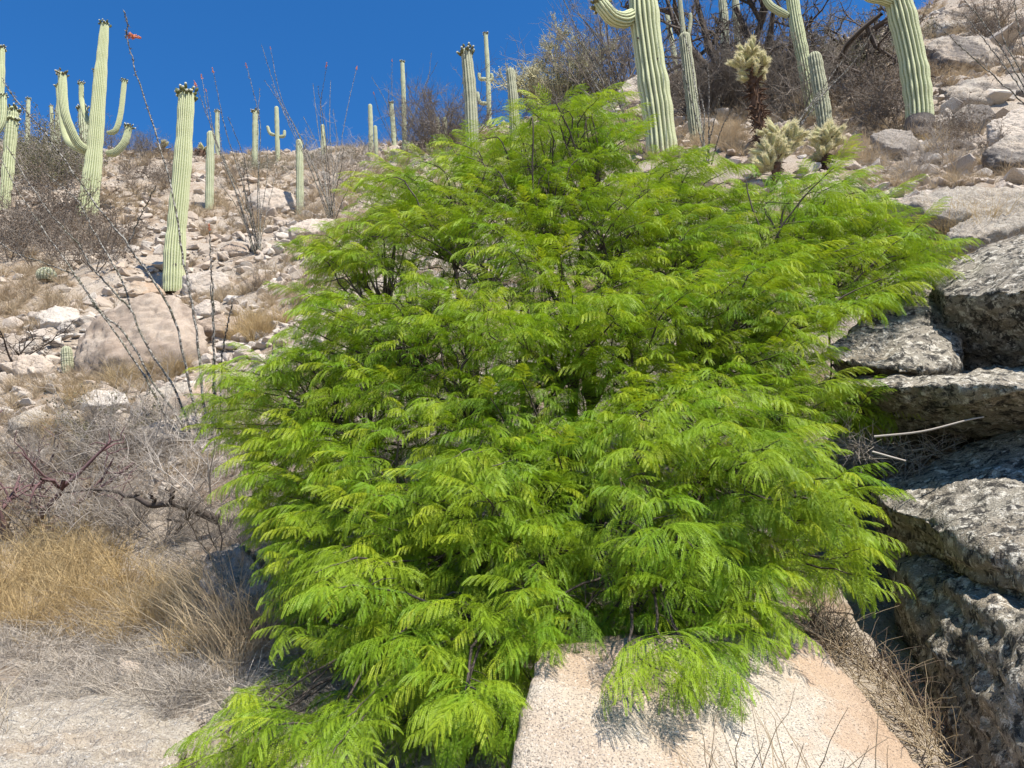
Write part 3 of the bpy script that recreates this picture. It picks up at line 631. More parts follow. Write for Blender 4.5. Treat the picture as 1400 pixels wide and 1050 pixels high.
def saguaro(label, axis, wpx, Y=None, arms=(), bud=True, wprof=None, m='sag', ribs=16, per=6, group=None, cork=None, taper=.9, hole=(), base_extra=0, name='saguaro', rdepth=.14):
    """axis: pixel points from the base up; distance from the hillside at the base unless given"""
    if Y is None: Y = hit1(*axis[0])[1]
    A = np.array([at(x, y, Y) for x, y in axis]); A[0, 2] = min(A[0, 2], H(A[0, 0], A[0, 1]) - .05) if base_extra == 0 else A[0, 2]
    base = np.array([A[0, 0], A[0, 1], float(H(A[0, 0], A[0, 1]))])
    if base_extra: A = np.vstack([[base - [0, 0, .05]], A])
    L = np.linalg.norm(np.diff(A, axis=0), axis=1).sum(); Rr = wpx / F * Y / 2
    mseg = 46; P = smoothline(A, mseg); t = np.linspace(0, 1, mseg)
    rad = Rr * (np.interp(t, [0, .25, .75, 1], [taper * .95, 1, .98, .9])) * (1 + .03 * np.sin(t * 23 + Rr * 90) + .025 * np.sin(t * 57 + Rr * 40))
    if wprof: rad = np.interp(t, np.linspace(0, 1, len(wprof)), wprof) / F * Y / 2 * (1 + .025 * np.sin(t * 29) + .015 * np.sin(t * 61))
    e = empty(name, base)
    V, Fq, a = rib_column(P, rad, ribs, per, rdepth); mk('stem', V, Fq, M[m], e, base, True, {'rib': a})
    if bud: buds(e, P[-1] + (P[-1] - P[-2]) * .3, P[-1] - P[-4], rad[-1] * 1.12, 30)
    for ar in arms:
        pts, aw = ar[0], ar[1]; dy = ar[2] if len(ar) > 2 else 0; ab = ar[3] if len(ar) > 3 else True
        Q = np.array([at(x, y, Y + dy * min(1, 1.5 * i / (len(pts) - 1))) for i, (x, y) in enumerate(pts)])
        Pq = smoothline(Q, 34); r1 = aw / F * Y / 2; tt = np.linspace(0, 1, 34)
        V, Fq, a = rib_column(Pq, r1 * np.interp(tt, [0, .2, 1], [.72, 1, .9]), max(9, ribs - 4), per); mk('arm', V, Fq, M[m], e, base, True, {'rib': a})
        if ab: buds(e, Pq[-1] + (Pq[-1] - Pq[-2]) * .2, Pq[-1] - Pq[-4], r1 * 1.1, 20)
    if cork:
        ii = slice(0, cork); V, Fq, a = rib_column(P[ii], rad[ii] * 1.12, ribs, 3, .04, False); mk('corky_base', V, Fq, M['sagbase'], e, base, True)
    for (hx, hy, hr) in hole:
        q = at(hx, hy, Y) ; i = np.argmin(np.linalg.norm(P - q, axis=1)); rd = CAMn - q; rd /= np.linalg.norm(rd)
        V, Fq = ell(q + rd * (rad[i] * .9), rd, hr / F * Y, rad[i] * .16); mk('scar_hole', V, Fq, M['bark'], e, base, True)
    tag(e, label, 'cactus', group); return e
saguaro('tall many-armed saguaro with upswept arms on both sides', [(118,300),(128,220),(136,120),(143,36)], 27, None, [
    ([(124,207),(108,198),(97,178),(88,150),(85,104)], 13, -.5), ([(122,210),(100,200),(90,188),(84,160),(80,120)], 9, .5),
    ([(147,182),(158,178),(165,155),(170,112)], 8), ([(146,210),(158,208),(170,195),(176,176)], 11), ([(133,170),(131,140),(130,97)], 6, .6),
    ([(128,170),(120,165),(112,140),(111,115)], 8, .6)], ribs=22, wprof=[30,27,24,21,20,18,15,12])
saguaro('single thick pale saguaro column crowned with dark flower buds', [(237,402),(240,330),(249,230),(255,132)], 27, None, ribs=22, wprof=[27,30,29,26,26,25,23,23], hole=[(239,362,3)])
saguaro('saguaro behind the many-armed one with a kinked second stem', [(112,235),(116,200),(113,150)], 14, 24, bud=True, m='sagfar', ribs=12, per=4)
saguaro('saguaro with a narrow crown growing on a stouter trunk at the far left', [(6,290),(12,220),(17,165),(18,152)], 16, None, [([(11,215),(14,180),(15,165)], 15, -.1)], ribs=14)
saguaro('saguaro half cut off by the photo edge with orange fruit beside it', [(-14,290),(-8,200),(0,130),(2,68)], 11, 17, [([(-10,190),(2,170),(5,150),(5,132)], 9)], ribs=12)
for lab, ax, wd, kw in [
    ('thin distant saguaro on the ridge left of the stout-trunked one', [(38,185),(38,160),(39,136)], 6, {}),
    ('thin distant saguaro between the stout-trunked and the many-armed ones', [(71,190),(71,170),(70,146)], 5, {}),
    ('slim saguaro standing to the left behind the many-armed one', [(78,200),(80,160),(83,120)], 9, {}),
    ('rounded budless saguaro just right of the thick pale column', [(286,290),(287,235),(288,184)], 12, dict(bud=False)),
    ('thin ridge saguaro right behind the rounded budless one', [(298,212),(297,190),(297,154)], 7, {}),
    ('slender saguaro with a dark cap left of the cross-shaped one', [(348,232),(349,190),(349,154)], 9, {}),
    ('cross-shaped saguaro with two tiny stub arms', [(380,222),(379,185),(378,148)], 7, dict(bud=False, arms=[([(376,185),(369,182),(366,174)], 5, 0, False), ([(382,187),(388,186),(389,180)], 5, 0, False)])),
    ('plain saguaro rising from the slope beside the pale wispy bushes', [(410,292),(410,240),(409,195)], 11, dict(bud=False)),
    ('thin short ridge saguaro behind the ocotillo stems', [(442,212),(442,192),(441,173)], 7, dict(bud=False)),
    ('narrow saguaro with a dark shaded side on the ridge', [(507,215),(507,180),(506,145)], 7, dict(bud=False)),
    ('short companion close to the narrow shaded saguaro', [(515,222),(514,195),(513,174)], 6, dict(bud=False)),
    ('saguaro leaning slightly beside the tall slim pole-like one', [(539,200),(537,170),(535,142)], 7, {}),
    ('tall slim pole-like saguaro above the ocotillo tangle', [(553,208),(552,140),(550,86)], 7, {}),
    ('left one of two short rounded twin saguaros', [(600,205),(599,180),(598,163)], 7, dict(bud=False)),
    ('right one of two short rounded twin saguaros', [(609,205),(608,180),(608,163)], 7, dict(bud=False)),
    ('thick blunt saguaro with streaked grey ribs above the green bush', [(646,200),(643,130),(638,74)], 19, dict(Y=19, m='saggrey', base_extra=1)),
    ('tall thin saguaro with stubby side arms behind the thick blunt one', [(669,165),(667,100),(664,48)], 7, dict(arms=[([(665,108),(657,108),(655,102)], 6, 0, False), ([(668,112),(673,108),(672,102)], 5, 0, False), ([(668,142),(656,140),(653,128)], 6, 0, False)])),
    ('rounded grey saguaro left of the palo verde', [(704,185),(702,140),(698,99)], 15, dict(Y=15.5, m='saggrey', bud=False, base_extra=1)),
    ('small far saguaro just right of the tall armed trunk', [(921,70),(916,45),(912,20)], 8, dict(Y=22, bud=False, base_extra=1)),
    ('first of the crowded saguaros behind the dark mesquite', [(992,75),(990,30),(986,-20)], 14, dict(Y=17, m='saggrey', bud=False, base_extra=1)),
    ('second of the crowded saguaros behind the dark mesquite', [(1012,85),(1008,40),(1004,-20)], 12, dict(Y=17.5, m='saggrey', bud=False, base_extra=1)),
    ('far pale saguaro stub showing left of the corky-based trunk', [(1222,45),(1218,20),(1214,-5)], 11, dict(Y=20, bud=False, base_extra=1))]:
    kw = dict(kw); kw.setdefault('m', 'sagfar'); Yk = kw.pop('Y', None)
    if Yk is None:
        p, ok = hit(*[[v] for v in ax[0]]); Yk = p[0][1] if ok[0] else 29
        kw['base_extra'] = 1
    saguaro(lab, ax, wd, Yk, ribs=12, per=4, **kw)
saguaro('huge pale ribbed saguaro trunk with a drooping left arm above the green bush', [(906,215),(900,160),(888,80),(879,0),(872,-130)], 44, 11.6,
    [([(872,16),(854,27),(838,24),(828,14),(822,6)], 24, -.35)], bud=True, ribs=18, per=8, rdepth=.2, hole=[(899,82,4),(872,52,2)], base_extra=1)
saguaro('two-tiered grey saguaro wedged in brush right of the huge trunk', [(951,180),(944,120),(936,52)], 19, 12.4, [([(936,60),(932,25),(926,-30)], 8, 0, False), ([(941,50),(944,30),(944,20)], 6, 0, False)], bud=False, m='saggrey', base_extra=1)
saguaro('leaning saguaro with a left arm beside the short ribbed one', [(1108,135),(1100,90),(1088,30),(1078,-40)], 20, 13, [([(1078,22),(1062,14),(1050,4),(1040,-20)], 12, 0, False)], bud=False, base_extra=1)
saguaro('short round-topped dark ribbed saguaro above the golden cholla', [(1130,190),(1124,140),(1114,80)], 22, None, bud=False, m='saggrey', ribs=15)
saguaro('leaning pale saguaro trunk with a grey corky base on the rocks', [(1256,190),(1257,150),(1247,80),(1228,0),(1200,-110)], 38, None,
    [([(1224,5),(1205,-2),(1185,-8),(1170,-40)], 17, -.2, False)], bud=False, ribs=18, per=8, rdepth=.2, cork=9)
saguaro('baby saguaro with a rounded top growing beside the tan boulder', [(93,512),(92,495),(91,480)], 16, None, bud=False, m='saggrey', ribs=13, name='young_saguaro')
# barrel cactus
b = hit1(62, 390); Rb = 13 / F * b[1]
t_ = np.linspace(0, 1, 20); V, Fq, a = rib_column(b + np.outer(t_, [0, 0, 1.5 * Rb]), Rb * np.sqrt(np.clip(1 - (1.6 * t_ - .7) ** 2, .02, 1)), 16, 6, .16, False)
e = empty('barrel_cactus', b); mk('stem', V, Fq, M['saggrey'], e, b, True, {'rib': a}); tag(e, 'small round barrel cactus among stones below the brown thicket', 'cactus')

# ------------------------------------------------------------------ ocotillos
def ocotillo(label, base_px, stems, r0, Y=None, thorns=True, spread=.25):
    base = hit1(*base_px) if Y is None else at(base_px[0], base_px[1], Y); Yb = base[1]; base = np.array([base[0], base[1], float(H(base[0], base[1]))]) if Y is None else base
    e = empty('ocotillo', base)
    for st in stems:
        pts = st[0]; fl = st[1] if len(st) > 1 else 0; dy = rng.uniform(-spread, spread) * Yb * .35; k = len(pts)
        Q = np.array([at(x, y, Yb + dy * i / max(k - 1, 1)) for i, (x, y) in enumerate(pts)])
        mseg = 40; P = smoothline(Q, mseg); P += .35 * r0 * rng.normal(size=P.shape)
        V, Fq = tube(P, np.linspace(r0 * (st[2] if len(st) > 2 else 1), r0 * .38, mseg), 6); mb = MB(); mb.add(V, Fq)
        if thorns:
            Lt = np.linalg.norm(P[-1] - P[0]); nth = int(min(140, Lt / (r0 * 2.2)))
            for q in range(nth):
                t = rng.random(); c = P[min(int(t * mseg), mseg - 1)] + (rng.random() - .5) * (P[1] - P[0]); d = rng.normal(size=3); d /= np.linalg.norm(d)
                V, Fq = tube(np.array([c, c + d * r0 * 1.6, c + d * r0 * 3.0]), [r0 * .38, r0 * .22, r0 * .04], 3); mb.add(V, Fq)
        so_ = mb.build('stem', M['ocotillo'], e, base)
        if fl:
            fb = MB(); T = P[-1] - P[-3]; T /= np.linalg.norm(T); Lf = fl / F * Yb
            side = np.array([.9, 0, -.35]) if len(st) > 3 else T
            for q in range(26):
                t = rng.random(); c = P[-1] + side * Lf * t; d = rng.normal(size=3) + side * .6
                d /= np.linalg.norm(d); V, Fq = ell(c, d, Lf * .055, Lf * .26 * (1.15 - .6 * t)); fb.add(V, Fq)
            fo = fb.build('flower_spike', M['flower'], so_, P[-1], True)
    tag(e, label, 'ocotillo'); return e
ocotillo('near ocotillo with long spiny wands leaning left past the tan boulder', (285,612), [
    ([(284,612),(277,540),(265,430),(250,350),(237,270),(212,180),(185,95),(172,45)], 26, 1.25, 1), ([(172,52),(174,34),(170,15)], 0, .5),
    ([(275,612),(262,540),(240,440),(212,390),(175,335),(135,285),(100,235),(60,180),(25,140),(5,112)], 0, 1.1), ([(174,338),(190,300),(200,280),(212,255)], 0, .55),
    ([(262,600),(240,535),(205,480),(180,425),(165,380),(130,320),(115,290),(100,268),(60,235)], 0, 1),
    ([(262,605),(235,560),(208,520),(185,478),(160,445),(135,425),(112,390),(82,345),(50,300),(25,262),(0,215)], 0, 1),
    ([(250,600),(222,560),(200,520),(172,475),(140,430),(120,400),(100,375),(60,360),(20,345),(-10,325)], 0, .9),
    ([(178,422),(150,392),(125,365),(108,335),(75,300),(45,258),(10,200)], 0, .8),
    ([(290,612),(292,500),(292,430),(289,370),(286,315)], 10, 1), ([(296,612),(294,520),(291,440),(288,390)], 0, .8), ([(300,610),(304,490),(312,440),(318,412)], 0, .8)], .0105)
def fan(label, base, tips, r0=.012, Y=None):
    st = []
    for i, tp in enumerate(tips):
        x0, y0 = base[0] + rng.uniform(-6, 6), base[1]; x1, y1 = tp[0], tp[1]; b = rng.uniform(-.06, .06) * abs(y1 - y0)
        st.append(([(x0, y0), (x0 + (x1 - x0) * .3 + b * .4, y0 + (y1 - y0) * .35), (x0 + (x1 - x0) * .68 + b, y0 + (y1 - y0) * .7), (x1, y1)], tp[2] if len(tp) > 2 else 0))
    return ocotillo(label, base, st, r0, Y, thorns=True, spread=.3)
fan('fan-shaped ocotillo rising from bare slope between the rounded saguaro and white dome', (352,350), [(276,108,9),(292,100,8),(268,118,9),(282,125,6),(298,150),(312,160),(338,92,7),(322,205),(335,215),(300,250),(355,120),(366,200),(378,230)], .012)
fan('ocotillo with wiry stems crossing the sky left of the green bush', (455,305), [(358,62),(370,68,5),(362,110),(372,115),(428,115),(435,120),(446,92,7),(452,110),(487,95,8),(455,150),(415,160),(470,200),(490,220)], .011)
fan('ocotillo spreading behind the tall slim pole-like saguaro', (545,225), [(590,72),(598,85),(572,105),(588,98),(536,85,5),(531,120),(508,105),(512,130,5),(575,165),(560,130),(525,160)], .014, 26)
fan('ocotillo with arching wands left of the huge saguaro trunk', (862,190), [(768,-5),(782,5),(795,60),(800,90),(820,90),(836,70)], .014, 13)
fan('thin dark ocotillo wands standing in the gap right of the huge trunk', (967,225), [(908,-10),(955,120),(962,60),(985,130),(1000,150),(925,60)], .012, 10.5)
fan('pale dead ocotillo sticks leaning beside the short ribbed saguaro', (1085,182), [(1153,80),(1160,95),(1130,128),(1140,110),(1195,40)], .010, 10.5)
fan('bare ocotillo wands slanting across the right slope rocks', (1440,190), [(1278,30),(1310,-10),(1318,20),(1360,10),(1385,-10)], .011, 8.5)

# ------------------------------------------------------------------ trees behind
def big_twigs(label, base, hpx, trunk_m, twig_m, seed, kw, name, cat, wide=1):
    mb, lf = twigs(seed, **kw); lm = kw.get('leaf') and twig_m; h = hpx / F * base[1] / np.vstack(mb.V)[:, 2].max()
    e = empty(name, base); e.scale = (h * wide, h * wide, h)
    V = np.vstack(mb.V); a = mb.build('branches', twig_m); a.parent = e
    if lf.n:
        q = lf.build('foliage', lm); q.parent = e; tag(q, kind='stuff')
    t2, _ = twigs(seed, stems=kw['stems'], h=kw['h'], spread=kw['spread'], levels=1, r0=kw['r0'] * 1.25, wob=kw['wob'], up=kw['up']); b = t2.build('trunk', trunk_m); b.parent = e
    tag(e, label, cat); return e
b = at(774, 165, 21); b[2] = H(b[0], b[1])
big_twigs('feathery olive palo verde tree beyond the green bush', b, proj(b)[1] - 12, M['twigolive'], M['twigolive'], 201, dict(stems=8, h=1, spread=.7, levels=5, kids=6, r0=.024, wob=.10, up=.5, ratio=.6, leaf=(2, .011)), 'palo_verde_tree', 'tree', 1.05)
b = at(1122, 130, 14.5); b[2] = H(b[0], b[1])
KM = dict(stems=4, h=1, spread=.75, levels=5, kids=4, r0=.042, wob=.22, up=.2, ratio=.62)
big_twigs('dark leafless mesquite tree behind the leaning armed saguaro', b, 250, M['twigdark'], M['twigdark'], 202, KM, 'mesquite_tree', 'tree', 1.1)
b = at(1000, 130, 15.5); b[2] = H(b[0], b[1])
big_twigs('dark mesquite tree tangled around the crowded pair of grey saguaros', b, 240, M['twigdark'], M['twigdark'], 203, KM, 'mesquite_tree', 'tree', .9)

# ------------------------------------------------------------------ golden chollas
def joint_mesh(seed):
    r = np.random.default_rng(seed); t = np.linspace(0, 1, 8); V, Fq = tube(np.outer(t, [0, 0, 1]) + np.outer(np.sin(t * 3), r.normal(size=3) * .05), .21 * np.sqrt(np.clip(1 - (2 * t - 1) ** 4, .03, 1)), 8)
    a = mk('joint', V, Fq, M['chollacore'], smooth=True); me = a.data; bpy.data.objects.remove(a)
    sp = MB()
    for k in range(420):
        z = r.random(); an = r.uniform(0, 6.28); d = np.array([math.cos(an), math.sin(an), r.normal() * .5 + (z - .5)]); c = np.array([0, 0, z]) + d * .12; s_ = r.normal(size=3) * .016
        sp.add([c - s_, c + s_, c + d * .17 + s_ * .4, c + d * .17 - s_ * .4], [[0, 1, 2, 3]])
    b = sp.build('spines', M['chollaspine']); m2 = b.data; bpy.data.objects.remove(b); return me, m2
JM = [joint_mesh(s) for s in (1, 2, 3)]
def cholla(label, base_px, spots, jpx, trunk=None, Y=None, cntj=30):
    base = hit1(*base_px) if Y is None else at(*base_px, Y); Yb = base[1]; e = empty('cholla_cactus', base)
    mb = MB(); P = smoothline([at(x, y, Yb) for x, y in trunk] if trunk else [base - [0, 0, .05], base + [0, 0, .1], at(spots[0][0], spots[0][1], Yb)], 24)
    P[0, 2] -= .05; tw = (11 if trunk else 8) / F * Yb
    V, Fq = tube(P + rng.normal(size=P.shape) * .008, np.linspace(tw * .8, tw * .6, 24), 8); mb.add(V, Fq)
    for k in range(260 if trunk else 60):
        c = P[rng.integers(0, 24)]; d = rng.normal(size=3) + [0, 0, -.6]; d /= np.linalg.norm(d); V, Fq = tube(np.array([c, c + d * tw * 1.25, c + d * tw * 2.0]), [tw * .16, tw * .12, tw * .02], 3); mb.add(V, Fq)
    mb.build('trunk', M['chollatrunk'], e, base)
    for k in range(cntj):
        sx, sy, sr = spots[k % len(spots)]; c = at(sx, sy, Yb); d = rng.normal(size=3); d[2] = abs(d[2]) + .25; d /= np.linalg.norm(d)
        rad = sr / F * Yb; q = c + d * rad * rng.uniform(.1, .75); L = jpx / F * Yb * rng.uniform(.8, 1.25)
        jm, sm = JM[k % 3]; o = link('joint', jm, e, q); o.scale = (L * .85, L * .85, L); o.rotation_euler = Vector(d + rng.normal(size=3) * .35).to_track_quat('Z', 'Y').to_euler()
        s_ = link('spines', sm, o, (0, 0, 0)); s_.location = (0, 0, 0); tag(s_, kind='stuff')
    tag(e, label, 'cactus')
cholla('tall teddy bear cholla with a dark shaggy trunk and golden crown', (1040,190), [(1027,82,20),(1016,95,12),(1040,95,14),(1030,108,14)], 15, [(1041,192),(1038,160),(1032,125),(1029,95)], 10.6, 80)
cholla('wide clump of golden cholla at the top edge of the green bush', (1062,245), [(1066,190,24),(1052,212,22),(1080,200,20),(1062,222,26),(1048,232,16)], 17, None, 9.0, 105)
cholla('small round golden cholla below the short ribbed saguaro', (1130,228), [(1131,190,18),(1126,202,18),(1138,200,16),(1124,215,12)], 16, None, 9.3, 56)
cholla('distant golden cholla on the ridge beside the long ocotillo wand', (221,212), [(221,205,8),(224,202,6)], 8, None, None, 12)
cholla('distant golden cholla on the ridge right of the thick pale column', (276,214), [(276,207,6),(278,205,5)], 7, None, None, 10)

# ------------------------------------------------------------------ dry grass
def tuft_mesh(seed, m, nb=80, h=1., sprd=.65, w=.0065, bend=.8, kink=.11):
    r = np.random.default_rng(seed); mb = MB()
    for k in range(nb):
        a = r.uniform(0, 6.28); o = np.array([math.cos(a), math.sin(a), 0]) * r.random() * .12; d = np.array([math.cos(a + r.normal() * .6), math.sin(a + r.normal() * .6), 0]); L = h * r.uniform(.45, 1.1); sp = sprd * r.random() ** .8
        t = np.linspace(0, 1, 4)[:, None]; P = o + d * (sp * t + bend * r.random() * t ** 2.4) * L + np.array([0, 0, 1]) * t * L * (1 - .35 * sp * t) + r.normal(size=(4, 3)) * kink * L * t
        s_ = np.cross(d, [0, 0, 1]) * .5 + r.normal(size=3) * .5; s_ /= np.linalg.norm(s_); ww = w * np.array([1, .85, .6, .12])[:, None]
        V = np.vstack([P - s_ * ww, P + s_ * ww]); mb.add(V, [[0, 1, 5, 4], [1, 2, 6, 5], [2, 3, 7, 6]])
    a = mb.build('tuft', m); me = a.data; bpy.data.objects.remove(a); return me
TU = {k: [tuft_mesh(s0 + i, M[mm], **kw) for i in range(4)] for k, s0, mm, kw in [('straw', 300, 'straw', dict(nb=60, kink=.15)), ('pale', 310, 'strawpale', dict(nb=46, sprd=.4, w=.0055, kink=.07)), ('pink', 320, 'pinkgrass', dict(nb=70, sprd=.6, w=.013)), ('litter', 330, 'litter', dict(nb=60, h=.9, sprd=1.7, w=.007, bend=.9, kink=.12))]}
TS = {k: [src('grass_shape', m) for m in v] for k, v in TU.items()}
def grass_field(name, kind, x, y, s, label):
    gn_scatter(name, TS[kind], np.stack([x, y, H(x, y) - .01], -1), np.stack([rng.normal(size=len(x)) * .18, rng.normal(size=len(x)) * .18, rng.uniform(0, 6.28, len(x))], -1), s, rng.integers(0, 4, len(x)), label=label)
x, y = world_pts(11000, 6, 34, .85, .72); mk_ = n2(x, y, 1.6, 3, 60) > -.02; x, y = x[mk_], y[mk_]
grass_field('hillside_grass', 'pink', x, y, (.10 + .20 * rng.random(len(x))) * np.clip(np.hypot(x, y) / 12, .7, 1.5), 'dry pinkish tan grass scattered over the upper hillside')
x, y = world_pts(6500, 2.7, 9, 1., .74); mk_ = (x < -.35) & ((n2(x, y, .9, 3, 70) > -.35) | (np.hypot(x, y) < 4.6)) & ~((proj(np.stack([x, y, H(x, y)], -1))[1] > 985) & (x > -1.9)); x, y = x[mk_], y[mk_]
grass_field('matted_grass', 'litter', x, y, .05 + .13 * rng.random(len(x)), 'grey matted dead grass and straw on the near ground')
x, y = world_pts(900, 3.2, 8.5, 1., .74); mk_ = (x < -.6) & (n2(x, y, .8, 3, 80) > .1); x, y = x[mk_], y[mk_]
grass_field('wispy_grass', 'pale', x, y, .12 + .22 * rng.random(len(x)), 'pale wispy dry grass on the lower left slope')
def clump(label, spots, kind, hpx, per, jit, group=None, name='dry_grass_clump'):
    """a grass clump: many tufts at spots (pixels on the hillside)"""
    pts, ok = hit([q[0] for q in spots], [q[1] for q in spots]); base = pts.mean(0); e = empty(name, base); mb = MB()
    for p in pts:
        for k in range(per):
            me = TU[kind][rng.integers(0, 4)]; nv = len(me.vertices); V = np.empty(nv * 3); me.vertices.foreach_get('co', V); V = V.reshape(-1, 3); nl = len(me.polygons) * 4; Fq = np.empty(nl, np.int32); me.loops.foreach_get('vertex_index', Fq)
            a = rng.uniform(0, 6.28); h = rng.uniform(*hpx) / F * p[1]; V = V @ np.array([[math.cos(a), math.sin(a), 0], [-math.sin(a), math.cos(a), 0], [0, 0, 1]]) * h
            q = p[:2] + rng.normal(size=2) * jit / F * p[1]; V = V + [q[0], q[1], float(H(q[0], q[1])) - .01]; mb.add(V, Fq.reshape(-1, 4))
    o = mb.build('blades', TU[kind][0].materials[0], e, base); tag(o, kind='stuff'); tag(e, label, 'grass', group); return e
clump('broad golden dry grass mass on the lower left slope', [(10,860),(50,870),(95,865),(130,850),(20,830),(70,820),(115,800),(-20,850),(40,800),(150,830),(30,770),(90,780),(0,800)], 'straw', (30, 78), 9, 26)
clump('tall pale grass stalks beside the dark shaded boulder', [(300,900),(330,910),(275,870),(350,900),(310,860)], 'pale', (60, 140), 6, 16)
clump('loose tan grass between the golden mass and the tall stalks', [(190,870),(225,860),(250,840),(215,820),(270,900)], 'straw', (35, 75), 9, 22)
clump('golden grass tuft at the foot of the tan boulder', [(165,530),(185,528),(215,520),(245,512)], 'straw', (28, 48), 9, 8)
clump('orange tan grass beside the pale boulder on the middle slope', [(330,465),(350,460),(375,450),(340,450)], 'straw', (30, 50), 8, 8)
clump('golden tuft under the cracked boulder on the left slope', [(95,555),(115,565),(60,600),(80,605)], 'straw', (30, 50), 8, 8)
clump('dry grass filling the hollow behind the upper lichen boulder', [(1300,335),(1330,330),(1360,322),(1385,315),(1320,320)], 'straw', (35, 60), 7, 8)
clump('pinkish grass patch below the brown brush on the right slope', [(1150,215),(1180,220),(1200,228),(1215,215),(1170,205)], 'pink', (18, 30), 10, 9)
clump('pinkish grass patch behind the green bush near the wide cholla', [(980,205),(1000,210),(1010,195),(990,190)], 'pink', (18, 30), 10, 9)
clump('dry tan grass tuft beside the corky saguaro base', [(1278,208),(1290,200),(1285,215)], 'straw', (20, 35), 8, 6)

# ------------------------------------------------------------------ dry grass wedged in the crack between the two near boulders
def crack_grass(label, pl, Yf, cnt_, L0, L1, dirv, m, name='crack_grass'):
    mb = MB(); base = None
    for k in range(cnt_):
        t = rng.random(); i = min(int(t * (len(pl) - 1)), len(pl) - 2); f = t * (len(pl) - 1) - i
        px = pl[i][0] + (pl[i + 1][0] - pl[i][0]) * f + rng.normal() * 12; py = pl[i][1] + (pl[i + 1][1] - pl[i][1]) * f + rng.normal() * 8
        c = at(px, py, pl[i][2] + (pl[i + 1][2] - pl[i][2]) * f); base = c if base is None or c[2] < base[2] else base
        d = np.array(dirv) + rng.normal(size=3) * .5; d /= np.linalg.norm(d); L = rng.uniform(L0, L1); tt = np.linspace(0, 1, 6)[:, None]
        P = c + d * L * tt + np.array([rng.normal() * .05, 0, -.12]) * tt ** 2 * L + rng.normal(size=(6, 3)) * .01 * L * 2 * tt
        V, Fq = tube(P, np.linspace(.0017, .0006, 6), 3); mb.add(V, Fq)
    o = mb.build('blades', m, None, base); o.name = name; tag(o, label, 'grass'); return o
crack_grass('straw stalks wedged in the crack beside the pinkish granite boulder', [(1110,870,2.6),(1170,910,2.55),(1240,980,2.4),(1310,1060,2.2)], 0, 230, .08, .30, (-.45, -.25, .65), M['strawpale'])
crack_grass('reddish brown grass lining the crack under the drooping fronds', [(1100,850,2.65),(1150,880,2.65),(1210,920,2.6),(1290,1010,2.4)], 0, 420, .05, .15, (-.1, -.4, .5), M['drybrown'])
crack_grass('thin dry stalks rising in front of the granite boulder', [(960,1090,1.7),(1100,1100,1.75),(1250,1100,1.85)], 0, 34, .10, .30, (.0, -.1, 1.), M['pinkgrass'])
crack_grass('dead brown twigs caught in the recess between lichen boulders', [(1140,600,3.3),(1180,620,3.3),(1250,625,3.3),(1340,590,3.35)], 0, 240, .06, .2, (-.3, -.3, .2), M['litter'])
mb = MB()
for pl in [[(1195,597,3.0),(1260,590,2.95),(1320,575,2.9),(1345,570,2.9)], [(1193,618,2.95),(1215,624,2.9),(1238,630,2.9)]]:
    V, Fq = tube(pixline(pl, 16), np.linspace(.005, .003, 16), 5); mb.add(V, Fq)
P0 = at(1193, 618, 2.95); o = mb.build('dry_stick', M['twigpale'], None, P0, True); tag(o, 'pale dry stick poking across the dark recess of the lichen rocks', 'stick')

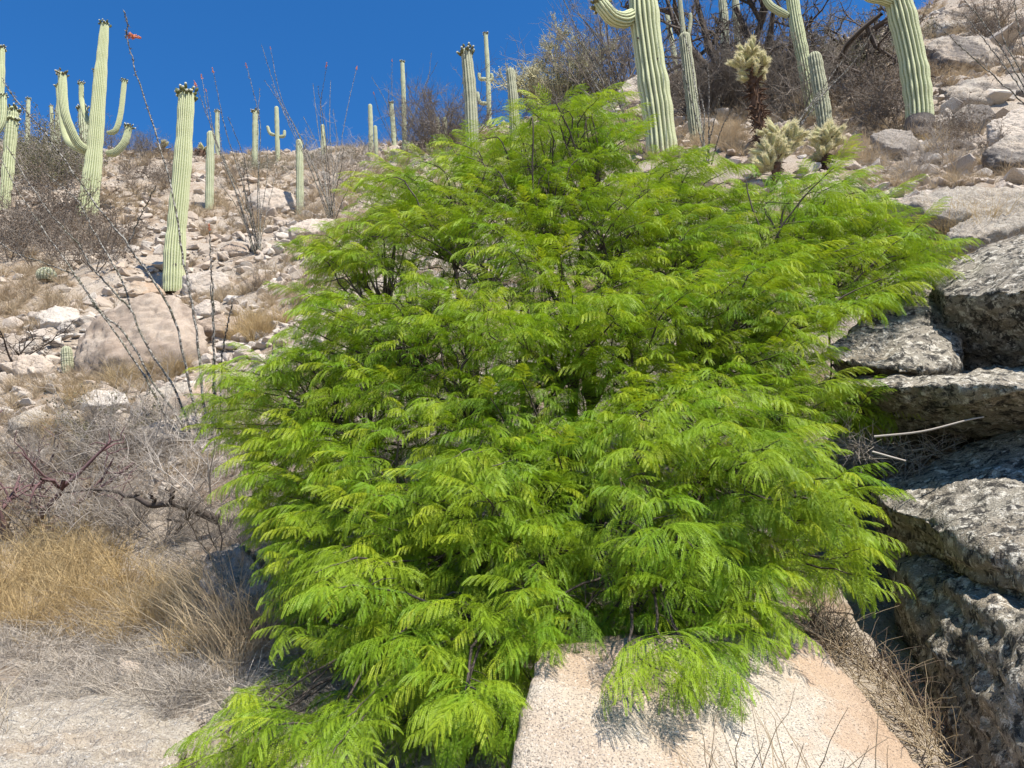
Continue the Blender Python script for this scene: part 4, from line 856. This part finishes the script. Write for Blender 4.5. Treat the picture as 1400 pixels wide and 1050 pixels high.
# ------------------------------------------------------------------ the feather bush
def leaf_mesh(seed, L=.17, pairs=7, pl=.058, droop=.55, hang=.5, ang=58, curl=.3):
    """one bipinnate leaf: rachis along +X arching down, paired pinnae each with two rows of leaflets"""
    r = np.random.default_rng(seed); mb = MB()
    m = 9; t = np.linspace(0, 1, m); a = droop * t ** 1.3 * 1.5
    X = np.concatenate([[0], np.cumsum(np.cos((a[1:] + a[:-1]) / 2))]) * L / (m - 1); Z = -np.concatenate([[0], np.cumsum(np.sin((a[1:] + a[:-1]) / 2))]) * L / (m - 1); Yy = curl * .03 * np.sin(t * 3 + r.random() * 6)
    RP = np.stack([X, Yy, Z], -1); V, Fq = tube(RP, np.linspace(.0011, .0006, m), 3); mb.add(V, Fq)
    for k in range(pairs):
        tk = .24 + .76 * (k + .5) / pairs if k < pairs - 1 else .985; i = min(int(tk * (m - 1)), m - 2); f = tk * (m - 1) - i; c = RP[i] + (RP[i + 1] - RP[i]) * f; T = RP[i + 1] - RP[i]; T /= np.linalg.norm(T)
        for sd in (-1, 1):
            ln = pl * (.72 + .5 * math.sin(math.pi * (.12 + .8 * tk))) * r.uniform(.85, 1.1); an = R(ang - 24 * tk + r.normal() * 7)
            d = T * math.cos(an) + np.array([0, sd, 0]) * math.sin(an); np_ = 7; PP = [c]; hg = hang * r.uniform(.7, 1.3)
            for q in range(np_ - 1):
                d = d + np.array([0, 0, -hg * .34]); d /= np.linalg.norm(d); PP.append(PP[-1] + d * ln / (np_ - 1))
            PP = np.array(PP); TT, _, _ = frames(PP)
            nl = 12; side0 = np.cross(TT[0], [0, 0, 1]); side0 /= np.linalg.norm(side0) + 1e-6
            tl = r.normal() * .3
            for q in range(nl):
                tq = (q + .6) / nl; ii = min(int(tq * (np_ - 1)), np_ - 2); ff = tq * (np_ - 1) - ii; p = PP[ii] + (PP[ii + 1] - PP[ii]) * ff; tt = TT[ii]
                sv = side0 - tt * (side0 @ tt); sv /= np.linalg.norm(sv) + 1e-6; nv = np.cross(sv, tt); l2 = .0056 * (1 - .45 * tq ** 3) * r.uniform(.85, 1.1); wq = .0025
                for s2 in (-1, 1):
                    dd = sv * s2 * .86 + tt * .5 + nv * (tl * s2 + .12 + r.normal() * .12); dd /= np.linalg.norm(dd); wv = tt * wq
                    mb.add([p - wv * .5, p + dd * l2 * .55 - wv * .75, p + dd * l2 + wv * .2, p + dd * l2 * .5 + wv * .9], [[0, 1, 2, 3]])
    a = mb.build('leaf', M['leaf']); me = a.data; bpy.data.objects.remove(a); return me
LM = [leaf_mesh(1, pairs=8), leaf_mesh(2, hang=.75, droop=.7, pairs=8), leaf_mesh(3, hang=.3, droop=.35, pairs=7), leaf_mesh(4, hang=.9, droop=.5, pairs=9, L=.185), leaf_mesh(5, hang=.55, droop=.9, pairs=7, L=.15), leaf_mesh(6, hang=.65, droop=.25, pairs=8)]
OUT = [(800,118),(855,140),(885,190),(960,205),(1010,240),(1070,232),(1140,222),(1200,240),(1245,280),(1296,318),(1296,345),(1272,388),(1200,412),(1150,440),(1115,480),(1150,510),(1222,540),(1232,575),(1190,600),(1140,612),(1180,660),(1212,740),(1222,805),(1190,825),(1120,815),(1080,850),(1030,880),(985,945),(900,925),(830,905),(785,915),(762,885),(735,905),(705,965),(680,1080),(225,1090),(290,985),(340,945),(400,905),(365,870),(380,800),(328,742),(318,680),(298,620),(265,552),(285,500),(370,480),(388,420),(408,325),(485,290),(500,235),(590,190),(672,160),(735,135)]
DC = np.array([(800,140,3.95),(700,180,3.85),(520,250,3.95),(430,340,3.75),(300,530,3.55),(340,700,3.3),(400,850,2.85),(300,1020,2.35),(500,1060,2.05),(620,950,2.25),(950,930,2.12),(1000,850,2.2),(830,880,2.18),(1210,780,2.5),(800,780,2.25),(650,730,2.3),(560,620,2.85),(750,640,2.85),
    (950,620,2.3),(1100,650,2.35),(700,450,2.95),(900,450,3.05),(1050,420,3.15),(1270,330,3.75),(1150,300,3.7),(850,300,3.45),(600,350,3.4),(480,500,3.25),(1180,560,3.35),(500,800,2.55),(950,220,4.1)], float)
def bush_depth(px, py):
    d2 = (px[:, None] - DC[None, :, 0]) ** 2 + (py[:, None] - DC[None, :, 1]) ** 2 + 900; wt = 1 / d2 ** 1.5; return (wt * DC[None, :, 2]).sum(1) / wt.sum(1)
HOLES = [(560,640,38,22),(545,600,30,20),(765,525,20,30),(715,560,28,26),(1125,590,40,26),(1110,640,20,20),(740,680,30,14),(930,690,20,12),(640,600,22,16),(880,440,22,16),(700,380,18,14),(480,780,20,30),(1080,800,16,14),(720,940,30,60)]
def make_bush():
    basep = at(770, 745, 3.55); basep[2] = H(basep[0], basep[1]); root = empty('feather_bush', basep)
    centre = at(790, 610, 3.55)
    cand = rng.uniform([215, 120], [1310, 1090], (9000, 2)); cand = cand[in_poly(cand[:, 0], cand[:, 1], OUT)]
    hole = np.zeros(len(cand), bool)
    for hx, hy, rx, ry in HOLES: hole |= ((cand[:, 0] - hx) / (rx * 1.1)) ** 2 + ((cand[:, 1] - hy) / (ry * 1.1)) ** 2 < 1
    SP = []
    for layer, (off, sep, jit) in enumerate([(.0, 33, .11), (.22, 38, .13), (.45, 46, .18), (.8, 62, .25)]):
        q = cand[~hole] if layer < 2 else cand; q = q[rng.permutation(len(q))]; d = bush_depth(q[:, 0], q[:, 1]); keep = []
        # keep the rim of the outline for the front layer only; deeper layers shrink towards the middle
        for k in range(len(q)):
            s_ = sep * (2.6 / d[k]) ** 1.35; kx = q[k]
            if True:
                c = np.array([770, 560.]); dv = kx - c; e2 = kx + dv / (np.linalg.norm(dv) + 1) * 24 * 2.6 / d[k] * (.4 if kx[1] < 420 else 1 if kx[1] < 820 else .25) + dv * .045 * layer
                if not in_poly(e2[0], e2[1], OUT): continue
            if all((kx[0] - q[j][0]) ** 2 + ((kx[1] - q[j][1]) * 1.25) ** 2 > s_ * s_ for j in keep): keep.append(k)
        tier = .10 * np.sin(q[keep, 1] / 38 + 2.5 * vnoise(np.stack([q[keep, 0] / 160, q[keep, 1] / 160, np.zeros(len(keep))], -1), 3))
        Pn = CAMn + ray(q[keep, 0], q[keep, 1]) * (d[keep] + off + tier + rng.normal(size=len(keep)) * jit)[:, None]
        SP.append(np.hstack([Pn, np.full((len(keep), 1), layer)]))
    SP = np.vstack(SP); g = H(SP[:, 0], SP[:, 1]); SP = SP[SP[:, 2] > g + .05]
    gap = vnoise(SP[:, :3] / .30, 91) + .4 * vnoise(SP[:, :3] / .12, 92); SP = SP[(gap > -.40) | (SP[:, 3] > 1.5)]
    # each spray: a twig end with its fronds; a few spray shapes are shared, the nearest sprays are built leaf by leaf
    def spray_plan(seed, pit):
        r = np.random.default_rng(seed); nf = int(r.integers(11, 16)); tl = r.uniform(.11, .18); ax = Vector((math.cos(pit), 0, math.sin(pit))); out = []
        for k in range(nf):
            f = (k + .5) / nf; dy = (1 if k % 2 else -1) * (1.75 - 1.45 * f) * r.uniform(.55, 1.25); pk = pit * math.cos(dy) + r.normal() * .24 + .14
            mt = Matrix.Translation(ax * (-tl * (1 - f) * .8)) @ Matrix.Rotation(dy, 4, 'Z') @ Matrix.Rotation(-pk, 4, 'Y') @ Matrix.Rotation(r.normal() * .28, 4, 'X') @ Matrix.Scale(r.uniform(.56, 1.04), 4)
            out.append((mt, int(r.integers(0, len(LM))), r.random() * .6 + (.55 if f > .75 and r.random() < .5 else 0)))
        return out, tl
    PITS = [-.2, 0., .2, .42]; plans = [spray_plan(1000 + k, PITS[k % 4]) for k in range(16)]
    lv = []
    for me in LM:
        V = np.empty(len(me.vertices) * 3); me.vertices.foreach_get('co', V); L_ = np.empty(len(me.loops), np.int32); me.loops.foreach_get('vertex_index', L_); lv.append((V.reshape(-1, 3), L_.reshape(-1, 4)))
    smesh = []
    for pl, tl in plans:
        mb = MB()
        for mt, li, tint in pl:
            A = np.array(mt); mb.add(lv[li][0] @ A[:3, :3].T + A[:3, 3], lv[li][1], np.full(len(lv[li][0]), tint))
        o = mb.build('spray_shape', M['leaf'], attr='tint'); smesh.append(o.data); bpy.data.objects.remove(o)
    TW_, YAW, VI = [], [], []
    for sp in SP:
        c = sp[:3]; ax = c - centre; ax[2] = ax[2] * .25 + .08; ax /= np.linalg.norm(ax); ax = ax + rng.normal(size=3) * .28
        if sp[3] < 2: ax += np.array([0, -.45, 0])
        ax[2] = np.clip(ax[2], -.25, .6); ax /= np.linalg.norm(ax); yaw = math.atan2(ax[1], ax[0]); pit = math.asin(np.clip(ax[2], -.6, .7))
        v = int(np.argmin(np.abs(np.array(PITS) - pit))) + 4 * int(rng.integers(0, 4)); YAW.append(yaw); VI.append(v); a2 = np.array([math.cos(yaw) * math.cos(PITS[v % 4]), math.sin(yaw) * math.cos(PITS[v % 4]), math.sin(PITS[v % 4])])
        TW_.append((c - a2 * plans[v][1], c, a2))
    YAW, VI = np.array(YAW), np.array(VI); px, py = proj(SP[:, :3]); dist = np.linalg.norm(SP[:, :3] - CAMn, axis=1); vis = (SP[:, 3] == 0) & (px > 60) & (px < 1380) & (py > 60) & (py < 1030)
    single = set(); cnt_ = 0
    for k in np.argsort(np.where(vis, dist, 1e9)):
        pl = plans[VI[k]][0]
        if cnt_ + len(pl) > 300: break
        cnt_ += len(pl); single.add(int(k)); B = Matrix.Translation(Vector(SP[k, :3])) @ Matrix.Rotation(YAW[k], 4, 'Z')
        for mt, li, tint in pl:
            o = link('leaf', LM[li], root, basep); l_, q_, s_ = (B @ mt).decompose(); o.location = l_ - Vector(basep); o.rotation_euler = q_.to_euler(); o.scale = s_
    rest = np.array([k for k in range(len(SP)) if k not in single]); ro = np.stack([rng.normal(size=len(rest)) * .1, rng.normal(size=len(rest)) * .1, YAW[rest]], -1)
    gn_scatter('foliage', [src('spray_shape', m) for m in smesh], SP[rest, :3], ro, rng.uniform(.88, 1.1, len(rest)), VI[rest], root, 'mass of feathery green compound leaves', loc=basep)
    # wood: limbs from the base, branches to clusters, twigs to sprays
    K_ = 46; cl = SP[rng.permutation(len(SP))[:K_], :3].copy()
    for _ in range(8):
        lab = np.argmin(((SP[:, None, :3] - cl[None]) ** 2).sum(-1), 1)
        for k in range(K_):
            if (lab == k).any(): cl[k] = SP[lab == k, :3].mean(0)
    hubs = cl + (centre - cl) * .22; hubs[:, 2] = np.maximum(hubs[:, 2] - .08, H(hubs[:, 0], hubs[:, 1]) + .06)
    K2 = 8; c2 = hubs[rng.permutation(K_)[:K2]].copy()
    for _ in range(8):
        l2 = np.argmin(((hubs[:, None] - c2[None]) ** 2).sum(-1), 1)
        for k in range(K2):
            if (l2 == k).any(): c2[k] = hubs[l2 == k].mean(0)
    j2 = basep + (c2 - basep) * .62; j2[:, 2] = np.maximum(j2[:, 2], H(j2[:, 0], j2[:, 1]) + .08)
    for k in range(K2):
        Q = smoothline([basep + rng.normal(size=3) * [.06, .06, 0] - [0, 0, .1], basep + (j2[k] - basep) * .45 + rng.normal(size=3) * .07 + [0, 0, .05], j2[k]], 16); V, Fq = tube(Q + rng.normal(size=Q.shape) * .006, np.linspace(.034, .018, 16), 7); mk('limb', V, Fq, M['bark'], root, basep, True)
    for k in range(K_):
        a = j2[l2[k]]; Q = smoothline([a, a + (hubs[k] - a) * .5 + rng.normal(size=3) * .06 + [0, 0, .04], hubs[k]], 14); V, Fq = tube(Q + rng.normal(size=Q.shape) * .004, np.linspace(.015, .008, 14), 6); mk('branch', V, Fq, M['bark'], root, basep, True)
    tb = MB()
    for k, (a, c, ax) in enumerate(TW_):
        h = hubs[lab[k]]; Q = smoothline([h, h + (a - h) * .5 + rng.normal(size=3) * .03 + [0, 0, .02], a, c + ax * .02], 12); V, Fq = tube(Q + rng.normal(size=Q.shape) * .003, np.linspace(.0065, .0018, 12), 4); tb.add(V, Fq)
        for _ in range(3):
            i = rng.integers(2, 9); d = rng.normal(size=3); d /= np.linalg.norm(d); V, Fq = tube(np.array([Q[i], Q[i] + d * .05 + [0, 0, .01], Q[i] + d * .12 * rng.uniform(.5, 1.2)]), [.002, .0015, .0008], 3); tb.add(V, Fq)
    o = tb.build('twigs', M['bark'], root, basep); tag(o, kind='stuff')
    tag(root, 'large bright green feathery shrub with drooping fernlike leaves', 'shrub')
    print('SPRAYS', len(SP))
make_bush()
print('objects', len(bpy.data.objects))
